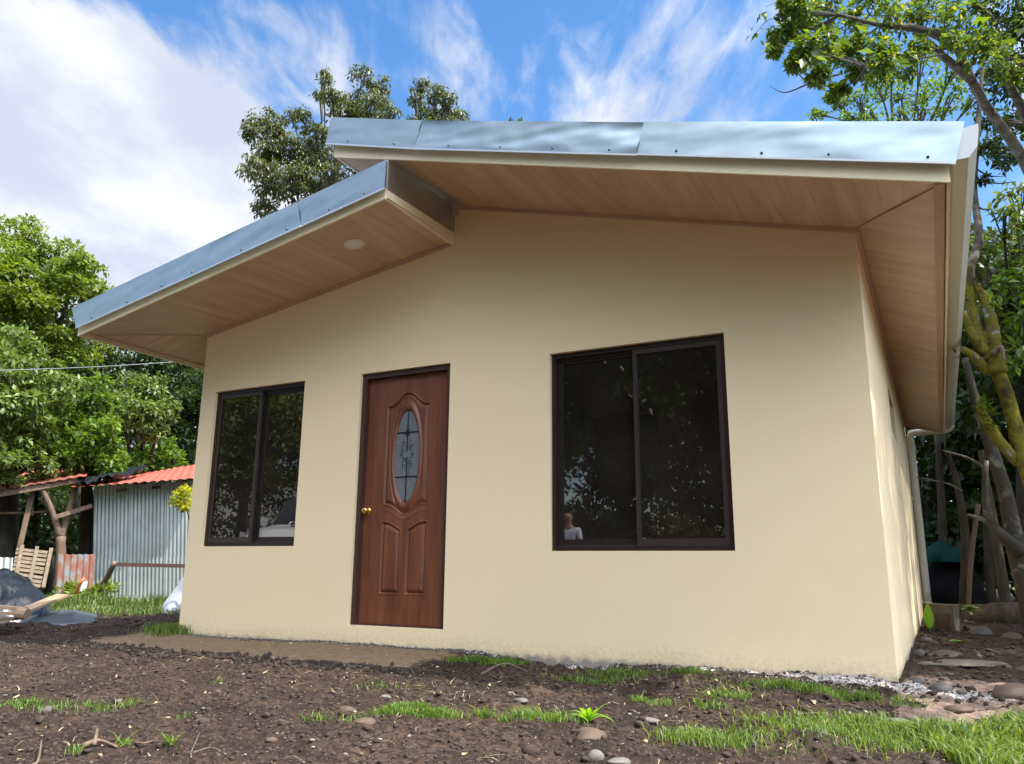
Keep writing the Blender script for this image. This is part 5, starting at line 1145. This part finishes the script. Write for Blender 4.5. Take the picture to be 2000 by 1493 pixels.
bough([at(1880, 960, 10), at(1850, 945, 10), at(1790, 932, 10)], [.012, .01, .006], M_bark, t4, 'bough', 45)
for k, (px, D_, pt) in enumerate([(1845, 15, [(1840, 1000), (1830, 850)]), (1880, 13.5, [(1885, 1050), (1870, 950), (1850, 880)]), (1935, 14, [(1930, 1060), (1925, 920), (1940, 800)]), (1965, 12.5, [(1950, 1080), (1930, 960), (1915, 880)]), (1812, 17, [(1815, 1000), (1820, 860)])]):
    b_ = at(px, 1180, D_); b_[2] = -.2
    bt = tag(MB().tube(smoothpath([b_]+[at(x_, y_, D_) for x_, y_ in pt], 5), interp([.075, .06, .045, .035][:len(pt)+1], 5), 8, jit=.15, seed=k).build('bare_tree', M_barkd, smooth=True), ['thin dark trunk right behind the tarpaulin pile', 'dark trunk rising just past the leaning pole', 'dark trunk in the shade between pole and mossy tree', 'crooked dark trunk nearest the lichened tree', 'far dark trunk beside the downspout'][k], 'tree trunk', 'shaded trunks behind the house')
tree('sunlit_tree', 'leafy tree with lit crown behind the mossy trunk', xy(2000, 14), [at(2000, 900, 14), at(1985, 650, 14)],
     PB(13.2, [(1960, 430, 36), (1990, 400, 34), (1925, 480, 26), (1975, 480, 42), (1905, 510, 20), (1930, 540, 34), (1985, 560, 45), (1920, 600, 36), (1960, 630, 44), (2000, 680, 44), (2060, 480, 80), (2060, 620, 80), (1885, 560, 20)], .8, 8), .11, 12, L_far, bm=M_barkd, droop=.4, seed=33, sub=10, r0=.16, group=GR)
t5 = thing('bright_shrub', 'bright green shrub with large leaves beside the mossy trunk', 'shrub', at(2030, 1150, 10)*[1, 1, 0]+[0, 0, -.2], GR)
V, F = leaves([at(1960, 562, 9.5), at(1985, 580, 9.5), at(1990, 540, 9.5), at(1998, 620, 9.4), at(1990, 690, 9.4), at(1975, 720, 9.6)], [.18, .2, .15, .16, .16, .15], 34, .13, .5, 81, .7, .5, .1); mesh('crown', V, F, L_bri, t5)
bough([at(2030, 1150, 10)*[1, 1, 0]+[0, 0, -.2], at(2020, 900, 9.8), at(2000, 640, 9.5), at(1975, 570, 9.5)], [.03, .025, .015, .008], M_barkd, t5, 'stem', 82)
cells = []
for k in range(90):
    D_ = random.uniform(16, 24); px = random.uniform(1740, 2350) if k % 2 else random.uniform(1790, 2060); cells.append((at(px, random.uniform(500, 1130), D_), random.uniform(.9, 1.6)))
for k in range(26): cells.append((at(random.uniform(1915, 2150), random.uniform(480, 820), random.uniform(13.5, 16)), random.uniform(.4, .75)))
mass('side_woods', 'dense shaded woods filling the background beside the house', cells, .19, 11, L_dark, 5)
cells = []
for k in range(80):
    y_ = random.uniform(3.5, 17); cells.append((np.array([max(7.8, 4.9+.24*(y_+5.43))+random.uniform(.6, 3.0), y_, random.uniform(.4, 6.6)]), random.uniform(.7, 1.2)))
mass('side_thicket', 'dark thicket along the outer side of the side yard', cells, .17, 9, L_dark, 15)
# canopy of the woods standing further out beside the plot (casts the dappled shade over the side yard)
for k, (x_, y_, h_, r_) in enumerate([(8.6, 8.0, 6.5, 2.2), (8.3, 1.6, 6.4, 2.1), (7.6, 13.5, 6.2, 2.2), (10.2, 9.0, 8.5, 2.8), (7.7, 4.6, 6.2, 1.9), (7.35, .9, 5.5, 1.8)]):
    bl = [(np.array([x_+random.uniform(-1.6, 1.6), y_+random.uniform(-2.2, 2.2), h_+random.uniform(-1.4, 1.4)]), r_*.5) for _ in range(8)]
    tree('woodland_tree', ['broad woodland tree shading the side yard behind the stones', 'woodland tree standing level with the house front', 'woodland tree shading the tarpaulin pile', 'highest woodland tree farther out from the house side', 'woodland tree directly above the middle of the side wall', 'lower woodland tree above the front end of the side wall'][k], (x_, y_), [(x_, y_, h_*.6), (x_, y_, h_)], bl, .16, 7, L_dark, seed=90+k, r0=.2, group=GR, sub=10)
# ------------------------------------------------------------------ what the windows mirror: trees, car and person behind the camera
for k, (x_, y_, h_, r_, lm, lb_) in enumerate([(-15, -13, 6.8, 3.4, L_far, 'tree across the yard seen mirrored in the small window'), (-10.5, -15, 7.6, 3.4, L_oliv, 'second tree across the yard mirrored behind the car'), (-6, -13.5, 7.4, 3.2, L_bri, 'dark tree across the yard mirrored near the door side'), (-2.2, -12.6, 7.4, 3.0, L_dark, 'dark tree across the yard mirrored in the big window'), (1.6, -13, 7.6, 3.0, L_dark, 'dark tree straight across from the big window'), (5.5, -14.5, 7.8, 3.0, L_dark, 'dark tree across the yard beyond the house corner'), (-20, -9, 7, 3.4, L_far, 'tree at the far side across the yard')]):
    bl = [(np.array([x_+random.uniform(-.8, .8)*r_*.8, y_+random.uniform(-.6, .6)*r_*.8, h_*random.uniform(.22, 1.0)]), r_*.42) for _ in range(17)]
    tree('yard_tree', lb_, (x_, y_), [(x_, y_, h_*.5), (x_, y_, h_*.85)], bl, .16, (8 if k in (0, 1, 6) else 13), lm, seed=110+k, r0=.2, group='trees across the yard', sub=14, subr=.5)

cells = []
for k in range(110):
    x_ = random.uniform(-12, 13); cells.append((np.array([x_, random.uniform(-21, -17), random.uniform(.2, 9.0 if x_ > -6 else 6.0)]), random.uniform(1.1, 1.8)))
for k in range(60): cells.append((np.array([random.uniform(-14, 13), random.uniform(-17, -15.5), random.uniform(.2, 1.9)]), random.uniform(.8, 1.2)))
mass('yard_woods', 'dense dark woods across the yard, mirrored in the windows', cells, .24, 10, L_oliv, 9)
# pickup seen mirrored in the small window
car = thing('parked_pickup', 'white pickup with bonnet scoop and roof rack, seen mirrored in the small window', 'pickup', (-7.2, -7.6, -.55), None)
M_car = mat('white_car_paint', (.70, .72, .76), rough=.2); M_dark = mat('car_glass', (.02, .025, .03), rough=.08); M_tyre = mat('tyre_rubber', (.02, .02, .02), rough=.8); M_rim = mat('alloy_rim', (.5, .5, .52), rough=.3, metal=.9); M_light = mat('headlamp_lens', (.5, .52, .55), rough=.1)
CA = math.radians(62); cc, ss = math.cos(CA), math.sin(CA); CO = np.array([-6.9, -7.4, float(H0(-6.9, -7.4))])
def cw(p): x_, y_, z_ = p; return np.array([CO[0]+x_*cc-y_*ss, CO[1]+x_*ss+y_*cc, CO[2]+z_])
def loft(name, secs, m, parent=car, smooth=True):
    V = []; F = []; n_ = len(secs[0])
    for s_ in secs: V += [cw(p) for p in s_]
    for j in range(len(secs)-1):
        for k in range(n_): F.append((j*n_+k, j*n_+(k+1) % n_, (j+1)*n_+(k+1) % n_, (j+1)*n_+k))
    F.append(tuple(range(n_))[::-1]); F.append(tuple((len(secs)-1)*n_+k for k in range(n_))); return mesh(name, V, F, m, parent, smooth=smooth)
def sec(x_, w, zb_, zt_, k=.12):   # rounded rectangle section across the car at length x
    return [(x_, -w, zb_), (x_, -w*1.02, (zb_+zt_)/2), (x_, -w*.97, zt_-k), (x_, -w*.85, zt_-k*.25), (x_, -w*.4, zt_), (x_, w*.4, zt_), (x_, w*.85, zt_-k*.25), (x_, w*.97, zt_-k), (x_, w*1.02, (zb_+zt_)/2), (x_, w, zb_)]
loft('body', [sec(2.55, .62, .5, .82), sec(2.48, .78, .38, .98), sec(2.2, .88, .36, 1.04), sec(1.6, .92, .36, 1.12), sec(1.0, .93, .36, 1.17), sec(.2, .93, .36, 1.18), sec(-1.2, .93, .36, 1.18), sec(-2.5, .92, .42, 1.18), sec(-2.6, .88, .48, 1.12)], M_car)
loft('cabin', [sec(1.05, .80, 1.12, 1.16, .03), sec(.62, .76, 1.12, 1.52, .1), sec(.30, .70, 1.12, 1.74, .1), sec(-.3, .70, 1.12, 1.80, .1), sec(-1.05, .70, 1.12, 1.76, .1), sec(-1.35, .78, 1.12, 1.2, .05)], M_car)
b = MB(); b.hexa([cw(p) for p in [(1.02, -.74, 1.19), (1.02, .74, 1.19), (1.04, .74, 1.20), (1.04, -.74, 1.20), (.36, -.64, 1.72), (.36, .64, 1.72), (.42, .64, 1.72), (.42, -.64, 1.72)]]); b.build('windscreen', M_dark, car)
for s_ in (-1, 1):
    b = MB(); b.hexa([cw(p) for p in [(.80, s_*.80, 1.22), (-1.0, s_*.80, 1.22), (-1.0, s_*.78, 1.22), (.80, s_*.78, 1.22), (.35, s_*.735, 1.64), (-.9, s_*.735, 1.66), (-.9, s_*.71, 1.66), (.35, s_*.71, 1.64)]]); b.build('side_window', M_dark, car)
    b = MB(); b.hexa([cw(p) for p in [(2.52, s_*.50, .80), (2.40, s_*.86, .80), (2.30, s_*.86, .80), (2.42, s_*.50, .80), (2.50, s_*.50, .95), (2.34, s_*.88, .98), (2.24, s_*.86, .98), (2.40, s_*.50, .95)]]); b.build('headlight', M_light, car)
    b = MB(); b.beam(cw((.75, s_*.95, 1.24)), cw((.75, s_*1.12, 1.27)), .1, .16); b.build('mirror', M_car, car)
    MB().beam(cw((.2, s_*.58, 1.86)), cw((-.95, s_*.58, 1.86)), .03, .03).build('roof_rail', M_rim, car)
    for xw in (1.65, -1.6):
        a = cw((xw, s_*.72, .38)); c = cw((xw, s_*.95, .38)); w_ = MB().tube([a, c], .38, 24).build('wheel', M_tyre, car); OR[w_.name] = OR[car.name]; MB().tube([cw((xw, s_*.9, .38)), cw((xw, s_*.96, .38))], .22, 16).build('rim', M_rim, w_)
for xw in (.05, -.4, -.85): MB().beam(cw((xw, -.6, 1.90)), cw((xw, .6, 1.90)), .04, .03).build('rack_bar', M_rim, car)
b = MB(); b.hexa([cw(p) for p in [(1.75, -.26, 1.13), (1.75, .26, 1.13), (1.25, .26, 1.15), (1.25, -.26, 1.15), (1.72, -.22, 1.20), (1.72, .22, 1.20), (1.25, .2, 1.20), (1.25, -.2, 1.20)]]); b.build('bonnet_scoop', M_car, car)
b = MB(); b.hexa([cw(p) for p in [(1.758, -.22, 1.145), (1.758, .22, 1.145), (1.74, .22, 1.145), (1.74, -.22, 1.145), (1.735, -.19, 1.19), (1.735, .19, 1.19), (1.72, .19, 1.19), (1.72, -.19, 1.19)]]); b.build('scoop_mouth', M_dark, car)
b = MB(); b.hexa([cw(p) for p in [(2.56, -.48, .62), (2.56, .48, .62), (2.50, .48, .62), (2.50, -.48, .62), (2.53, -.48, .86), (2.53, .48, .86), (2.48, .48, .86), (2.48, -.48, .86)]]); b.build('grille', M_dark, car)

# person mirrored in the big window, standing behind the camera
def skin(name, J, E, R_, m, parent, levels=2):
    me = bpy.data.meshes.new(name); org = OR[parent.name]; me.from_pydata([tuple(np.array(j)-org) for j in J], E, []); me.materials.append(m)
    o = bpy.data.objects.new(name, me); COL.objects.link(o); o.parent = parent
    md = o.modifiers.new('Skin', 'SKIN'); md.use_smooth_shade = True
    if not me.skin_vertices: return o
    for i_, r in enumerate(R_): me.skin_vertices[0].data[i_].radius = (r, r) if isinstance(r, float) else r; me.skin_vertices[0].data[i_].use_root = (i_ == 0)
    sb = o.modifiers.new('Sub', 'SUBSURF'); sb.levels = levels; sb.render_levels = levels; return o
pc = np.array([-1.72, -8.25, float(H0(-1.72, -8.25))])
per = thing('person', 'person in a pale shirt standing back in the yard, seen mirrored in the big window', 'person', pc)
Q = lambda x_, y_, z_: pc+np.array([x_, y_, z_])
M_skin = mat('skin', (.35, .2, .13), rough=.5); M_shirt = mat('pale_blue_shirt', (.55, .60, .72), rough=.8); M_trou = mat('dark_trousers', (.05, .055, .08), rough=.8); M_hair = mat('dark_hair', (.02, .015, .012), rough=.6)
J = [Q(0, 0, .95), Q(0, 0, 1.15), Q(0, 0, 1.38), Q(0, 0, 1.47), Q(0, .01, 1.54), Q(0, .02, 1.63), Q(0, 0, 1.70)]; E_ = [(0, 1), (1, 2), (2, 3), (3, 4), (4, 5), (5, 6)]; R_ = [(.16, .11), (.15, .11), (.17, .11), .055, .07, .095, .06]
for s_ in (-1, 1):
    k0 = len(J); J += [Q(s_*.19, 0, 1.38), Q(s_*.25, .02, 1.12), Q(s_*.24, .12, .90), Q(s_*.24, .16, .82)]; E_ += [(2, k0), (k0, k0+1), (k0+1, k0+2), (k0+2, k0+3)]; R_ += [.06, .042, .032, .035]
    k0 = len(J); J += [Q(s_*.10, 0, .86), Q(s_*.11, .01, .48), Q(s_*.11, -.01, .09), Q(s_*.12, .14, .04)]; E_ += [(0, k0), (k0, k0+1), (k0+1, k0+2), (k0+2, k0+3)]; R_ += [.09, .06, .045, .04]
skin('body', J, E_, R_, M_skin, per)
skin('shirt', [Q(0, 0, .92), Q(0, 0, 1.15), Q(0, 0, 1.38), Q(0, 0, 1.44)]+[Q(s_*x_, y_, z_) for s_ in (-1, 1) for x_, y_, z_ in ((.19, 0, 1.38), (.24, .01, 1.17))], [(0, 1), (1, 2), (2, 3), (2, 4), (4, 5), (2, 6), (6, 7)], [(.18, .13), (.17, .13), (.185, .13), .09, .075, .06, .075, .06], M_shirt, per)
skin('trousers', [Q(0, 0, .95), Q(-.10, 0, .84), Q(-.11, .01, .48), Q(-.11, -.01, .12), Q(.10, 0, .84), Q(.11, .01, .48), Q(.11, -.01, .12)], [(0, 1), (1, 2), (2, 3), (0, 4), (4, 5), (5, 6)], [(.17, .12), .105, .078, .065, .105, .078, .065], M_trou, per)
skin('hair', [Q(0, -.015, 1.66), Q(0, -.01, 1.73)], [(0, 1)], [.098, .075], M_hair, per)

# bush peeping out between shed and house
bs = thing('yellow_bush', 'small yellow green bush between the shed and the house wall', 'bush', at(372, 1150, 11.6)*[1, 1, 0]+[0, 0, -.2])
V, F = leaves([at(350, 970, 11.5), at(362, 960, 11.5), at(345, 985, 11.5), at(368, 985, 11.6), at(358, 995, 11.5), at(378, 965, 11.7), at(385, 990, 11.7)], [.09, .09, .09, .1, .08, .1, .12], 110, .05, .2, 85, .8, .55, .1); mesh('crown', V, F, L_bush, bs)
bough([at(375, 1150, 11.6)*[1, 1, 0]+[0, 0, -.2], at(374, 1050, 11.6), at(366, 1000, 11.5), at(360, 980, 11.5)], [.012, .01, .008, .005], M_bark, bs, 'stem', 86)
V, F = leaves([at(130, 1158, 14.2), at(142, 1150, 14.2), at(150, 1165, 14.0), at(168, 1168, 13.8), at(185, 1160, 13.8), at(205, 1158, 14.2), at(215, 1148, 14.3)], [.16, .12, .14, .13, .14, .16, .14], 120, .07, .2, 87, .8, .5, .1)
tag(mesh('weeds', V, F, L_yel), 'leafy weeds at the foot of the rusted sheet', 'weeds', kind='stuff')
